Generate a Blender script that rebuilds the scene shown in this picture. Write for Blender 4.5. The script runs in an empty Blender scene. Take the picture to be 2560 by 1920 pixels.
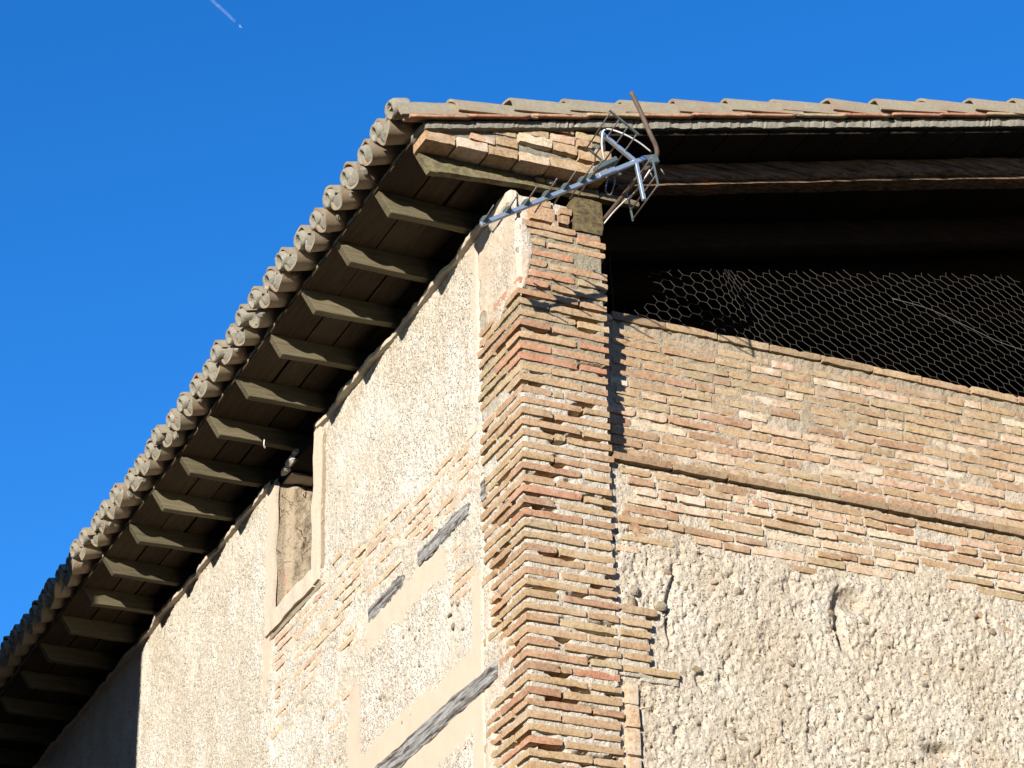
import bpy, bmesh, math, random
import numpy as np
from math import radians, sin, cos, tan, pi
from mathutils import Vector, Matrix

R = random.Random(7)
S = bpy.context.scene
COL = S.collection

# ------------------------------------------------------------------ camera, sky, sun, exposure
cam_d = bpy.data.cameras.new("camera")
cam = bpy.data.objects.new("camera", cam_d)
COL.objects.link(cam)
cam_d.sensor_width = 36.0
cam_d.lens = 92.8125
cam_d.clip_start = 0.1
cam_d.clip_end = 80000.0
_r = Vector((0.911885, -0.409994, -0.019226)); _f = Vector((0.369665, 0.800027, 0.472551)).normalized()
_r = (_r - _f * _r.dot(_f)).normalized(); _u = _r.cross(_f)
cam.matrix_world = Matrix(((_r.x, _u.x, -_f.x, -4.894), (_r.y, _u.y, -_f.y, -10.483), (_r.z, _u.z, -_f.z, 1.6), (0, 0, 0, 1)))
S.camera = cam

SUN_DIR = Vector((-1.10, -1.0, 0.288)).normalized()      # from the ground towards the sun
el = math.asin(SUN_DIR.z)
az = math.atan2(SUN_DIR.x, SUN_DIR.y)
W = bpy.data.worlds.new("World"); S.world = W; W.use_nodes = True
wn = W.node_tree; wn.nodes.clear()
sky = wn.nodes.new("ShaderNodeTexSky"); sky.sky_type = 'NISHITA'; sky.sun_disc = False
sky.sun_elevation = el; sky.sun_rotation = az % (2 * pi)
sky.altitude = 1500; sky.air_density = 1.0; sky.dust_density = 0.0; sky.ozone_density = 3.5
hs = wn.nodes.new("ShaderNodeHueSaturation"); hs.inputs['Saturation'].default_value = 1.225; hs.inputs['Hue'].default_value = 0.5095
bg = wn.nodes.new("ShaderNodeBackground"); bg.inputs['Strength'].default_value = 0.145
wo = wn.nodes.new("ShaderNodeOutputWorld")
wn.links.new(sky.outputs[0], hs.inputs['Color']); wn.links.new(hs.outputs[0], bg.inputs[0]); wn.links.new(bg.outputs[0], wo.inputs[0])

sd = bpy.data.lights.new("sun", 'SUN'); sd.energy = 5.0; sd.angle = radians(0.5); sd.color = (1.0, 0.935, 0.85)
so = bpy.data.objects.new("sun", sd); COL.objects.link(so)
so.rotation_euler = SUN_DIR.to_track_quat('Z', 'Y').to_euler(); so.location = (-20, -20, 20)
S.view_settings.view_transform = 'Standard'; S.view_settings.look = 'None'
S.view_settings.gamma = 1.0; S.view_settings.use_curve_mapping = False
S.view_settings.exposure = 0.97

# ------------------------------------------------------------------ numpy noise
def _h(seed, n=256):
    return np.random.RandomState(seed).rand(n, n).astype(np.float32)
_tabs = {}
def vn(x, y, seed):
    if seed not in _tabs: _tabs[seed] = _h(seed)
    T = _tabs[seed]
    xi = np.floor(x).astype(int); yi = np.floor(y).astype(int)
    fx = x - xi; fy = y - yi
    fx = fx * fx * (3 - 2 * fx); fy = fy * fy * (3 - 2 * fy)
    a = T[xi % 256, yi % 256]; b = T[(xi + 1) % 256, yi % 256]
    c = T[xi % 256, (yi + 1) % 256]; d = T[(xi + 1) % 256, (yi + 1) % 256]
    return (a * (1 - fx) + b * fx) * (1 - fy) + (c * (1 - fx) + d * fx) * fy
def fbm(x, y, s, octs=4, seed=1, gain=0.5):
    """value fbm in -1..1 ; s = first frequency (1/m)"""
    o = np.zeros_like(np.asarray(x, dtype=np.float64)); a = 1.0; t = 0.0
    for i in range(octs):
        o += a * (vn(x * s + 13.7 * i, y * s + 7.1 * i, seed + i) * 2 - 1); t += a
        a *= gain; s *= 2.03
    return o / t
def worley(x, y, s, seed):
    """distance to nearest jittered point, and a random id value"""
    if seed not in _tabs: _tabs[seed] = _h(seed)
    if seed + 500 not in _tabs: _tabs[seed + 500] = _h(seed + 500)
    if seed + 900 not in _tabs: _tabs[seed + 900] = _h(seed + 900)
    A, B, Cc = _tabs[seed], _tabs[seed + 500], _tabs[seed + 900]
    X = x * s; Y = y * s; xi = np.floor(X).astype(int); yi = np.floor(Y).astype(int)
    best = np.full(X.shape, 9.0); idv = np.zeros(X.shape)
    for dx in (-1, 0, 1):
        for dy in (-1, 0, 1):
            i = (xi + dx) % 256; j = (yi + dy) % 256
            px = xi + dx + A[i, j]; py = yi + dy + B[i, j]
            d = np.hypot(X - px, Y - py); m = d < best
            best = np.where(m, d, best); idv = np.where(m, Cc[i, j], idv)
    return best, idv
def sstep(a, b, x):
    t = np.clip((x - a) / (b - a), 0, 1); return t * t * (3 - 2 * t)

# ------------------------------------------------------------------ materials
class NT:
    def __init__(s, name):
        s.m = bpy.data.materials.new(name); s.m.use_nodes = True; s.t = s.m.node_tree; s.t.nodes.clear()
        s.out = s.n("ShaderNodeOutputMaterial"); s.b = s.n("ShaderNodeBsdfPrincipled")
        s.l(s.b.outputs[0], s.out.inputs[0]); s.b.inputs['Roughness'].default_value = 0.9
        s.b.inputs['Specular IOR Level'].default_value = 0.15
    def n(s, t, **k):
        o = s.t.nodes.new(t)
        for a, v in k.items():
            if a in o.inputs: o.inputs[a].default_value = v
            else: setattr(o, a, v)
        return o
    def l(s, a, b): s.t.links.new(a, b)
    def coord(s, kind='geo', scale=(1, 1, 1)):
        if kind == 'geo': o = s.n("ShaderNodeNewGeometry").outputs['Position']
        else: o = s.n("ShaderNodeTexCoord").outputs['Object']
        mp = s.n("ShaderNodeMapping"); mp.inputs['Scale'].default_value = scale
        s.l(o, mp.inputs[0]); return mp.outputs[0]
    def noise(s, c, scale, detail=4, rough=0.55):
        o = s.n("ShaderNodeTexNoise"); o.inputs['Scale'].default_value = scale
        o.inputs['Detail'].default_value = detail; o.inputs['Roughness'].default_value = rough
        s.l(c, o.inputs['Vector']); return o.outputs[0]
    def vor(s, c, scale, feature='F1', out=0):
        o = s.n("ShaderNodeTexVoronoi"); o.feature = feature; o.inputs['Scale'].default_value = scale
        s.l(c, o.inputs['Vector']); return o.outputs[out]
    def ramp(s, f, stops):
        o = s.n("ShaderNodeValToRGB"); e = o.color_ramp.elements
        while len(e) < len(stops): e.new(0.5)
        for i, (p, c) in enumerate(stops):
            e[i].position = p; e[i].color = (c, c, c, 1) if isinstance(c, (int, float)) else (*c, 1)
        s.l(f, o.inputs[0]); return o.outputs[0]
    def mix(s, f, a, b, mode='MIX'):
        o = s.n("ShaderNodeMix"); o.data_type = 'RGBA'; o.blend_type = mode
        for i, v in ((0, f), (6, a), (7, b)):
            if isinstance(v, (int, float)): o.inputs[i].default_value = v
            elif isinstance(v, tuple): o.inputs[i].default_value = (*v, 1)
            else: s.l(v, o.inputs[i])
        return o.outputs[2]
    def math(s, op, a, b=0.0):
        o = s.n("ShaderNodeMath"); o.operation = op
        for i, v in ((0, a), (1, b)):
            if isinstance(v, (int, float)): o.inputs[i].default_value = v
            else: s.l(v, o.inputs[i])
        return o.outputs[0]
    def attr(s, name):
        o = s.n("ShaderNodeAttribute"); o.attribute_name = name; return o.outputs['Fac']
    def specks(s, c, scale, amount, size=0.26):
        """scattered small pits: 1 inside a pit"""
        v = s.vor(c, scale, 'F1', 0); vc = s.vor(c, scale, 'F1', 1)
        sp = s.n("ShaderNodeSeparateColor"); s.l(vc, sp.inputs[0])
        wob = s.math('ADD', v, s.math('MULTIPLY', s.noise(c, scale * 1.9, 2, 0.6), 0.35))
        return s.math('MULTIPLY', s.ramp(wob, [(size + 0.10, 1.0), (size + 0.20, 0.0)]), s.ramp(sp.outputs[0], [(1 - amount, 0.0), (1 - amount + 0.02, 1.0)]))
    def color(s, c):
        if isinstance(c, tuple): s.b.inputs['Base Color'].default_value = (*c, 1)
        else: s.l(c, s.b.inputs['Base Color'])
    def bump(s, h, dist=0.004, strength=1.0, prev=None):
        o = s.n("ShaderNodeBump"); o.inputs['Distance'].default_value = dist; o.inputs['Strength'].default_value = strength
        s.l(h, o.inputs['Height'])
        if prev is not None: s.l(prev, o.inputs['Normal'])
        s.l(o.outputs[0], s.b.inputs['Normal']); return o.outputs[0]

def mat_brick(name, ramp_stops, smear=0.35, smearcol=(0.44, 0.36, 0.26)):
    k = NT(name); c = k.coord('geo')
    oi = k.n("ShaderNodeObjectInfo").outputs['Random']
    base = k.mix(1.0, k.ramp(oi, ramp_stops), (1.05, 1.09, 1.06), 'MULTIPLY')
    n1 = k.noise(c, 14, 5, 0.65)
    base = k.mix(k.ramp(n1, [(0.35, 0.0), (0.7, 0.6)]), base, k.mix(1.0, base, (1.18, 1.02, 0.82), 'MULTIPLY'))
    n2 = k.noise(c, 60, 4, 0.7)
    base = k.mix(k.ramp(n2, [(0.34, 0.9), (0.56, 0.0)]), base, k.mix(1.0, base, (0.60, 0.52, 0.44), 'MULTIPLY'))
    base = k.mix(k.ramp(k.noise(c, 4.0, 3, 0.6), [(0.35, 0.0), (0.7, 0.5)]), base, k.mix(1.0, base, (0.74, 0.70, 0.62), 'MULTIPLY'))
    n3 = k.noise(c, 7, 6, 0.7)
    base = k.mix(k.ramp(n3, [(0.5, 0.0), (0.68, smear)]), base, smearcol)
    n5 = k.noise(c, 260, 3, 0.6)
    base = k.mix(k.ramp(n5, [(0.62, 0.0), (0.72, 0.55)]), base, (0.16, 0.10, 0.06))
    k.color(base)
    n4 = k.noise(c, 120, 5, 0.7)
    nb = k.bump(k.math('ADD', n4, k.math('MULTIPLY', n1, 1.5)), 0.004, 0.9)
    return k.m
TAN = [(0.0, (0.36, 0.245, 0.15)), (0.15, (0.40, 0.29, 0.18)), (0.3, (0.34, 0.215, 0.14)), (0.45, (0.41, 0.31, 0.195)), (0.6, (0.31, 0.195, 0.13)),
       (0.72, (0.38, 0.295, 0.19)), (0.86, (0.38, 0.255, 0.16)), (1.0, (0.33, 0.26, 0.17))]
PINK = [(0.0, (0.39, 0.25, 0.165)), (0.25, (0.35, 0.215, 0.145)), (0.5, (0.41, 0.28, 0.18)), (0.75, (0.33, 0.19, 0.125)), (1.0, (0.39, 0.265, 0.17))]
M_BRICK = mat_brick("brick_tan", TAN, 0.6)
M_BRICKP = mat_brick("brick_orange", PINK, 0.45)
M_BRICKW = mat_brick("brick_washed", [(0.0, (0.48, 0.38, 0.28)), (0.4, (0.48, 0.345, 0.25)), (0.7, (0.50, 0.42, 0.31)), (1.0, (0.45, 0.30, 0.22))], 1.0, (0.55, 0.49, 0.39))
M_BRICKR = mat_brick("brick_red", [(0.0, (0.37, 0.18, 0.115)), (1.0, (0.42, 0.235, 0.155))], 0.4)
M_BRICKD = mat_brick("brick_dark_ledge", [(0.0, (0.30, 0.22, 0.14)), (0.5, (0.27, 0.18, 0.12)), (1.0, (0.32, 0.26, 0.17))], 0.5, (0.2, 0.19, 0.13))

def mat_mortar(name, light, dark, spots=0.7, grey=None):
    k = NT(name); c = k.coord('geo')
    n = k.noise(c, 9, 6, 0.65)
    col = k.mix(k.ramp(n, [(0.35, 0.0), (0.65, 1.0)]), light, dark)
    g = k.noise(c, 150, 4, 0.75)
    col = k.mix(k.ramp(g, [(0.33, spots), (0.47, 0.0)]), col, (0.13, 0.11, 0.08))
    v = k.vor(c, 90, 'F1', 0)
    vc = k.vor(c, 90, 'F1', 1)
    sep = k.n("ShaderNodeSeparateColor"); k.l(vc, sep.inputs[0])
    pebble = k.math('MULTIPLY', k.ramp(v, [(0.25, 1.0), (0.4, 0.0)]), k.ramp(sep.outputs[0], [(0.80, 0.0), (0.84, 1.0)]))
    col = k.mix(k.math('MULTIPLY', pebble, 0.7), col, k.mix(sep.outputs[1], (0.25, 0.22, 0.19), (0.45, 0.24, 0.16)))
    pits = k.specks(c, 120, 0.40, 0.26)
    col = k.mix(k.math('MULTIPLY', pits, 0.75), col, (0.12, 0.10, 0.07))
    if grey:
        col = k.mix(k.math('MULTIPLY', k.attr('grey'), 1.0), col, k.mix(k.ramp(g, [(0.3, 0.8), (0.5, 0.0)]), grey, (0.08, 0.07, 0.05)))
    k.color(col)
    b1 = k.bump(g, 0.006, 0.9)
    k.bump(v, 0.004, 0.7, b1)
    return k.m
M_MORTAR = mat_mortar("lime_mortar", (0.50, 0.465, 0.39), (0.42, 0.365, 0.28), 0.8, (0.27, 0.235, 0.165))

M_MORTAR2 = mat_mortar("tan_mortar", (0.47, 0.41, 0.32), (0.38, 0.30, 0.21), 0.8, (0.30, 0.245, 0.165))

def mat_wall(name):
    """rough lime plaster; attribute 'smooth' = beige floated repair, 'dirt' = brownish stain"""
    k = NT(name); c = k.coord('geo')
    n = k.noise(c, 3.2, 6, 0.62)
    rough = k.mix(k.ramp(n, [(0.36, 0.0), (0.62, 1.0)]), (0.60, 0.565, 0.485), (0.51, 0.45, 0.355))
    rough = k.mix(k.ramp(k.noise(c, 1.3, 5, 0.7), [(0.44, 0.0), (0.64, 0.55)]), rough, (0.46, 0.395, 0.30))
    rough = k.mix(k.ramp(k.noise(k.coord('geo', (1, 1, 0.12)), 5.5, 5, 0.7), [(0.56, 0.0), (0.72, 0.45)]), rough, (0.42, 0.355, 0.27))
    g = k.noise(c, 105, 4, 0.72)
    rough = k.mix(k.ramp(g, [(0.30, 0.75), (0.43, 0.0)]), rough, (0.16, 0.13, 0.085))
    v = k.vor(c, 62, 'F1', 0); vc = k.vor(c, 62, 'F1', 1)
    sep = k.n("ShaderNodeSeparateColor"); k.l(vc, sep.inputs[0])
    pick = k.ramp(sep.outputs[0], [(0.86, 0.0), (0.88, 1.0)])
    peb = k.math('MULTIPLY', k.ramp(v, [(0.28, 1.0), (0.42, 0.0)]), pick)
    rough = k.mix(k.math('MULTIPLY', peb, 0.75), rough, k.mix(sep.outputs[1], (0.22, 0.22, 0.2), (0.44, 0.27, 0.19)))
    sm = k.mix(k.noise(c, 7, 5, 0.6), (0.49, 0.395, 0.295), (0.44, 0.345, 0.255))
    s2 = k.noise(c, 210, 3, 0.6)
    sm = k.mix(k.ramp(s2, [(0.30, 0.4), (0.38, 0.0)]), sm, (0.25, 0.18, 0.12))
    p1 = k.specks(c, 66, 0.36, 0.27); p2 = k.specks(c, 110, 0.44, 0.30); pits = k.math('MAXIMUM', p1, p2)
    rough = k.mix(k.math('MULTIPLY', pits, 0.92), rough, (0.10, 0.08, 0.055))
    fac = k.attr('smooth')
    col = k.mix(fac, rough, sm)
    col = k.mix(k.math('MULTIPLY', k.attr('brown_tint'), k.ramp(k.noise(c, 18, 4), [(0.3, 0.3), (0.7, 1.0)])), col, (0.33, 0.24, 0.14))
    k.color(col)
    inv = k.math('SUBTRACT', 1.0, fac)
    hh = k.math('SUBTRACT', k.math('ADD', k.math('MULTIPLY', g, inv), k.math('MULTIPLY', s2, 0.12)), k.math('MULTIPLY', k.math('MULTIPLY', pits, inv), 0.8))
    b1 = k.bump(hh, 0.009, 0.85)
    k.bump(k.math('MULTIPLY', v, inv), 0.005, 0.6, b1)
    return k.m
M_WALL = mat_wall("lime_plaster")

def mat_earth():
    k = NT("rammed_earth"); c = k.coord('geo'); cs = k.coord('geo', (1, 1, 0.85))
    n = k.noise(c, 2.6, 6, 0.6)
    col = k.mix(k.ramp(n, [(0.36, 0.0), (0.62, 1.0)]), (0.58, 0.52, 0.415), (0.50, 0.42, 0.305))
    g = k.noise(cs, 75, 5, 0.75)
    col = k.mix(k.ramp(g, [(0.31, 0.7), (0.44, 0.0)]), col, (0.17, 0.135, 0.09))
    g2 = k.noise(cs, 34, 4, 0.6)
    col = k.mix(k.ramp(g2, [(0.55, 0.0), (0.72, 0.55)]), col, (0.56, 0.52, 0.44))
    v = k.vor(c, 48, 'F1', 0); vc = k.vor(c, 48, 'F1', 1)
    sep = k.n("ShaderNodeSeparateColor"); k.l(vc, sep.inputs[0])
    peb = k.math('MULTIPLY', k.ramp(v, [(0.26, 1.0), (0.4, 0.0)]), k.ramp(sep.outputs[0], [(0.88, 0.0), (0.9, 1.0)]))
    col = k.mix(k.math('MULTIPLY', peb, 0.8), col, k.mix(sep.outputs[1], (0.20, 0.18, 0.16), (0.40, 0.29, 0.2)))
    p1 = k.specks(cs, 52, 0.30, 0.26); p2 = k.specks(c, 105, 0.40, 0.27); pits = k.math('MAXIMUM', p1, p2)
    col = k.mix(k.math('MULTIPLY', pits, 0.8), col, (0.11, 0.085, 0.055))
    fn = k.noise(c, 230, 3, 0.7)
    col = k.mix(k.ramp(fn, [(0.3, 0.45), (0.5, 0.0)]), col, (0.27, 0.22, 0.15))
    col = k.mix(k.math('MULTIPLY', k.attr('brown_tint'), 0.8), col, (0.24, 0.18, 0.11))
    k.color(col)
    g = k.math('SUBTRACT', g, k.math('MULTIPLY', pits, 0.7))
    b1 = k.bump(g, 0.012, 1.0); b2 = k.bump(g2, 0.014, 0.7, b1); k.bump(v, 0.006, 0.5, b2)
    return k.m
M_EARTH = mat_earth()

def mat_tile():
    k = NT("clay_tile"); c = k.coord('geo')
    oi = k.n("ShaderNodeObjectInfo").outputs['Random']
    clay = k.ramp(oi, [(0.0, (0.25, 0.165, 0.108)), (0.3, (0.30, 0.165, 0.105)), (0.55, (0.27, 0.20, 0.135)), (0.8, (0.24, 0.135, 0.09)), (1.0, (0.30, 0.235, 0.16))])
    n = k.noise(c, 11, 6, 0.7)
    lic = k.mix(k.noise(c, 45, 4, 0.7), (0.16, 0.142, 0.09), (0.33, 0.295, 0.22))
    cl = k.attr('lichen')
    fac = k.math('MULTIPLY', k.ramp(n, [(0.30, 0.35), (0.52, 1.0)]), cl)
    col = k.mix(fac, clay, lic)
    yl = k.math('MULTIPLY', k.ramp(k.noise(c, 16, 4, 0.6), [(0.60, 0.0), (0.70, 0.7)]), cl)
    col = k.mix(yl, col, (0.36, 0.27, 0.09))
    g = k.noise(c, 120, 4, 0.75)
    col = k.mix(k.ramp(g, [(0.28, 0.7), (0.42, 0.0)]), col, (0.07, 0.06, 0.04))
    k.color(col); k.bump(g, 0.005, 0.8)
    return k.m
M_TILE = mat_tile()

def mat_plug():
    k = NT("eave_mortar"); c = k.coord('geo')
    col = k.mix(k.noise(c, 10, 5, 0.6), (0.26, 0.24, 0.19), (0.19, 0.172, 0.128))
    g = k.noise(c, 90, 5, 0.75)
    col = k.mix(k.ramp(g, [(0.30, 0.7), (0.44, 0.0)]), col, (0.09, 0.08, 0.055))
    col = k.mix(k.ramp(k.noise(c, 20, 5, 0.7), [(0.55, 0.0), (0.68, 0.5)]), col, (0.42, 0.40, 0.33))
    k.color(col); b = k.bump(g, 0.007, 0.9); k.bump(k.noise(c, 28, 4, 0.6), 0.012, 0.7, b)
    return k.m
M_PLUG = mat_plug()

def mat_wood(name, a, b, axis='y', crack=0.6, lichen=None, knots=None, rough=0.85, lo=0.32, hi=0.66):
    k = NT(name)
    sc = {'y': (1, 0.06, 1), 'x': (0.06, 1, 1)}[axis]
    c = k.coord('geo', sc)
    n = k.noise(c, 55, 6, 0.7)
    col = k.mix(k.ramp(n, [(lo, 0.0), (hi, 1.0)]), a, b)
    n2 = k.noise(c, 120, 4, 0.6)
    col = k.mix(k.ramp(n2, [(0.33, crack), (0.45, 0.0)]), col, (0.015, 0.012, 0.008))
    oi = k.n("ShaderNodeObjectInfo").outputs['Random']
    col = k.mix(0.6, col, k.mix(1.0, col, k.ramp(oi, [(0.0, 0.6), (1.0, 1.25)]), 'MULTIPLY'))
    if lichen:
        cc = k.coord('geo')
        ln = k.noise(cc, 22, 6, 0.75)
        col = k.mix(k.ramp(ln, [(0.45, 0.0), (0.58, 0.85)]), col, lichen)
    if knots:
        cc = k.coord('geo', (0.30, 0, 1.3))
        v = k.vor(cc, 5.5, 'F1', 0)
        col = k.mix(k.ramp(v, [(0.07, 0.9), (0.17, 0.0)]), col, knots)
    k.color(col); k.b.inputs['Roughness'].default_value = rough
    k.bump(k.math('ADD', n, n2), 0.006, 0.8)
    return k.m
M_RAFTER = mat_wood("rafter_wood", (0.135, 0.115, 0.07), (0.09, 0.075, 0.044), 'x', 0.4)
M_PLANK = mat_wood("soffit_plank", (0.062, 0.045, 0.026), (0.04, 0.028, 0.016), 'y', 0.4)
M_FASCIA = mat_wood("mossy_board", (0.20, 0.16, 0.105), (0.10, 0.078, 0.048), 'x', 0.5, (0.20, 0.18, 0.085))
M_GREYWOOD = mat_wood("grey_timber", (0.29, 0.285, 0.265), (0.05, 0.038, 0.028), 'y', 1.0, lo=0.42, hi=0.60)
M_BEAM = mat_wood("brown_beam", (0.36, 0.23, 0.135), (0.04, 0.025, 0.015), 'x', 0.9, None, (0.32, 0.13, 0.04))  # pale streak colour paints the lit streaks into the grain
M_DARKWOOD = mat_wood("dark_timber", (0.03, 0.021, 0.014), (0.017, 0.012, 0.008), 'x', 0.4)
M_ENDGRAIN = mat_wood("charred_block", (0.12, 0.085, 0.045), (0.04, 0.03, 0.018), 'x', 0.8, (0.15, 0.12, 0.055))

def simple(name, col, rough=0.6, metal=0.0, bump=None, spec=0.3):
    k = NT(name); k.b.inputs['Roughness'].default_value = rough; k.b.inputs['Metallic'].default_value = metal
    k.b.inputs['Specular IOR Level'].default_value = spec
    c = k.coord('geo'); n = k.noise(c, 40, 4, 0.6)
    k.color(k.mix(k.ramp(n, [(0.35, 0.0), (0.7, 0.5)]), col, tuple(x * 0.65 for x in col)))
    if bump: k.bump(k.noise(c, 90, 4, 0.7), bump)
    return k.m
M_ALU = simple("aluminium", (0.42, 0.48, 0.53), 0.40, 0.8)
M_ROD = simple("dull_rod", (0.20, 0.185, 0.17), 0.5, 0.6)
M_PLASTIC = simple("green_grey_plastic", (0.075, 0.10, 0.105), 0.5)
M_RUST = simple("rusty_pipe", (0.12, 0.085, 0.06), 0.7, 0.2, 0.002)
M_WHITE = simple("white_cable", (0.75, 0.73, 0.68), 0.5)
M_WIRE = simple("galvanised_wire", (0.11, 0.10, 0.085), 0.7, 0.2)
M_TRIM = simple("pale_lime_edge", (0.49, 0.42, 0.32), 0.9, 0.0, 0.003)
k = NT("mud_render"); c = k.coord('geo')
col = k.mix(k.noise(c, 9, 5, 0.65), (0.36, 0.30, 0.215), (0.27, 0.205, 0.135))
g = k.noise(c, 70, 4, 0.7); col = k.mix(k.ramp(g, [(0.32, 0.7), (0.46, 0.0)]), col, (0.12, 0.09, 0.06))
wv = k.n("ShaderNodeVectorMath"); wv.operation = 'MULTIPLY_ADD'; nz = k.n("ShaderNodeTexNoise"); nz.inputs['Scale'].default_value = 14; k.l(c, nz.inputs['Vector']); k.l(nz.outputs[1], wv.inputs[0]); wv.inputs[1].default_value = (0.12, 0.12, 0.12); k.l(c, wv.inputs[2])
cr = k.ramp(k.vor(wv.outputs[0], 9, 'DISTANCE_TO_EDGE', 0), [(0.008, 0.75), (0.035, 0.0)])
cr = k.math('MULTIPLY', cr, k.ramp(k.noise(c, 6, 3), [(0.52, 0.0), (0.64, 1.0)]))
col = k.mix(cr, col, (0.07, 0.05, 0.035)); col = k.mix(k.ramp(k.noise(c, 5, 3), [(0.62, 0.0), (0.7, 0.6)]), col, (0.36, 0.2, 0.13))
k.color(col); k.bump(k.math('SUBTRACT', g, cr), 0.012, 1.0); M_MUD = k.m
M_DARK = simple("shade_black", (0.03, 0.024, 0.018), 0.95)  # near-black base colour standing in for shade in openings and gaps
M_PLAIN = simple("plain_render", (0.34, 0.29, 0.22), 0.95)
M_ROAD = simple("street_ground", (0.07, 0.06, 0.05), 0.95)
M_STONE = mat_brick("river_stone", [(0.0, (0.20, 0.19, 0.175)), (0.3, (0.30, 0.25, 0.19)), (0.6, (0.25, 0.20, 0.15)), (0.8, (0.36, 0.33, 0.27)), (1.0, (0.34, 0.22, 0.15))], 0.15)
M_FLAKE = simple("lime_flake", (0.55, 0.52, 0.45), 0.9)

# ------------------------------------------------------------------ object helpers
def link(name, me, mat=None, parent=None, **props):
    o = bpy.data.objects.new(name, me); COL.objects.link(o)
    if mat and me and not me.materials: me.materials.append(mat)
    if parent: o.parent = parent
    for k_, v_ in props.items(): o[k_] = v_
    return o
def empty(name, loc, **props):
    o = bpy.data.objects.new(name, None); COL.objects.link(o); o.location = loc; o.empty_display_size = 0.2
    for k_, v_ in props.items(): o[k_] = v_
    return o
def pydata(name, v, f, smooth=False):
    me = bpy.data.meshes.new(name); me.from_pydata([tuple(p) for p in v], [], f)
    if smooth: me.polygons.foreach_set('use_smooth', [True] * len(me.polygons))
    me.update(); return me
def box_vf(x0, x1, y0, y1, z0, z1):
    v = [(x0, y0, z0), (x1, y0, z0), (x1, y1, z0), (x0, y1, z0), (x0, y0, z1), (x1, y0, z1), (x1, y1, z1), (x0, y1, z1)]
    f = [(0, 3, 2, 1), (4, 5, 6, 7), (0, 1, 5, 4), (1, 2, 6, 5), (2, 3, 7, 6), (3, 0, 4, 7)]
    return v, f
def join_vf(parts):
    V, F = [], []
    for v, f in parts:
        b = len(V); V += list(v); F += [tuple(i + b for i in q) for q in f]
    return V, F
def box(name, x0, x1, y0, y1, z0, z1, mat, parent=None, bevel=0.0, **props):
    v, f = box_vf(x0, x1, y0, y1, z0, z1); me = pydata(name, v, f)
    if bevel:
        bm = bmesh.new(); bm.from_mesh(me)
        bmesh.ops.bevel(bm, geom=bm.edges[:], offset=bevel, segments=2, affect='EDGES'); bm.to_mesh(me); bm.free()
    return link(name, me, mat, parent, **props)
def rough_box(name, x0, x1, y0, y1, z0, z1, mat, parent=None, seg=(8, 8, 3), amp=0.006, rnd=0.01, seed=1, shape=None, freq=9, **props):
    """subdivided box with rounded, uneven edges; shape(x,y,z)->(x,y,z) optional deformation"""
    me = rough_mesh(name, x1 - x0, y1 - y0, z1 - z0, seg, amp, rnd, seed, freq)
    cx, cy, cz = (x0 + x1) / 2, (y0 + y1) / 2, (z0 + z1) / 2
    for v in me.vertices:
        p = (v.co.x + cx, v.co.y + cy, v.co.z + cz)
        v.co = shape(*p) if shape else p
    me.set_sharp_from_angle(angle=radians(42))
    return link(name, me, mat, parent, **props)
def rough_mesh(name, L, D, H, seg, amp, rnd, seed, freq=9, smooth=True):
    from mathutils import noise as mn
    bm = bmesh.new(); nx, ny, nz = seg; idx = {}
    def vert(i, j, k):
        key = (i, j, k)
        if key in idx: return idx[key]
        x, y, z = (i / nx - .5) * L, (j / ny - .5) * D, (k / nz - .5) * H
        ex = (i in (0, nx)) + 0; ey = (j in (0, ny)) + 0; ez = (k in (0, nz)) + 0
        if ex + ey + ez >= 2:
            s = rnd * (0.6 if ex + ey + ez == 2 else 0.9)
            if ex: x -= math.copysign(s, x)
            if ey: y -= math.copysign(s, y)
            if ez: z -= math.copysign(s * min(1, H / 0.05), z)
        p = Vector((x * freq + seed * 3.1, y * freq + seed * 1.7, z * freq + seed))
        n = mn.noise_vector(p) + 0.5 * mn.noise_vector(p * 2.7)
        v = bm.verts.new((x + n.x * amp, y + n.y * amp, z + n.z * amp * 0.7)); idx[key] = v; return v
    def face(a, b, c, d):
        bm.faces.new((a, b, c, d))
    for i in range(nx):
        for k in range(nz):
            face(vert(i, 0, k), vert(i + 1, 0, k), vert(i + 1, 0, k + 1), vert(i, 0, k + 1))
            face(vert(i, ny, k + 1), vert(i + 1, ny, k + 1), vert(i + 1, ny, k), vert(i, ny, k))
        for j in range(ny):
            face(vert(i, j, 0), vert(i, j + 1, 0), vert(i + 1, j + 1, 0), vert(i + 1, j, 0))
            face(vert(i, j, nz), vert(i + 1, j, nz), vert(i + 1, j + 1, nz), vert(i, j + 1, nz))
    for j in range(ny):
        for k in range(nz):
            face(vert(0, j + 1, k), vert(0, j, k), vert(0, j, k + 1), vert(0, j + 1, k + 1))
            face(vert(nx, j, k), vert(nx, j + 1, k), vert(nx, j + 1, k + 1), vert(nx, j, k + 1))
    me = bpy.data.meshes.new(name); bm.to_mesh(me); bm.free()
    if smooth: me.polygons.foreach_set('use_smooth', [True] * len(me.polygons))
    return me
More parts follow.
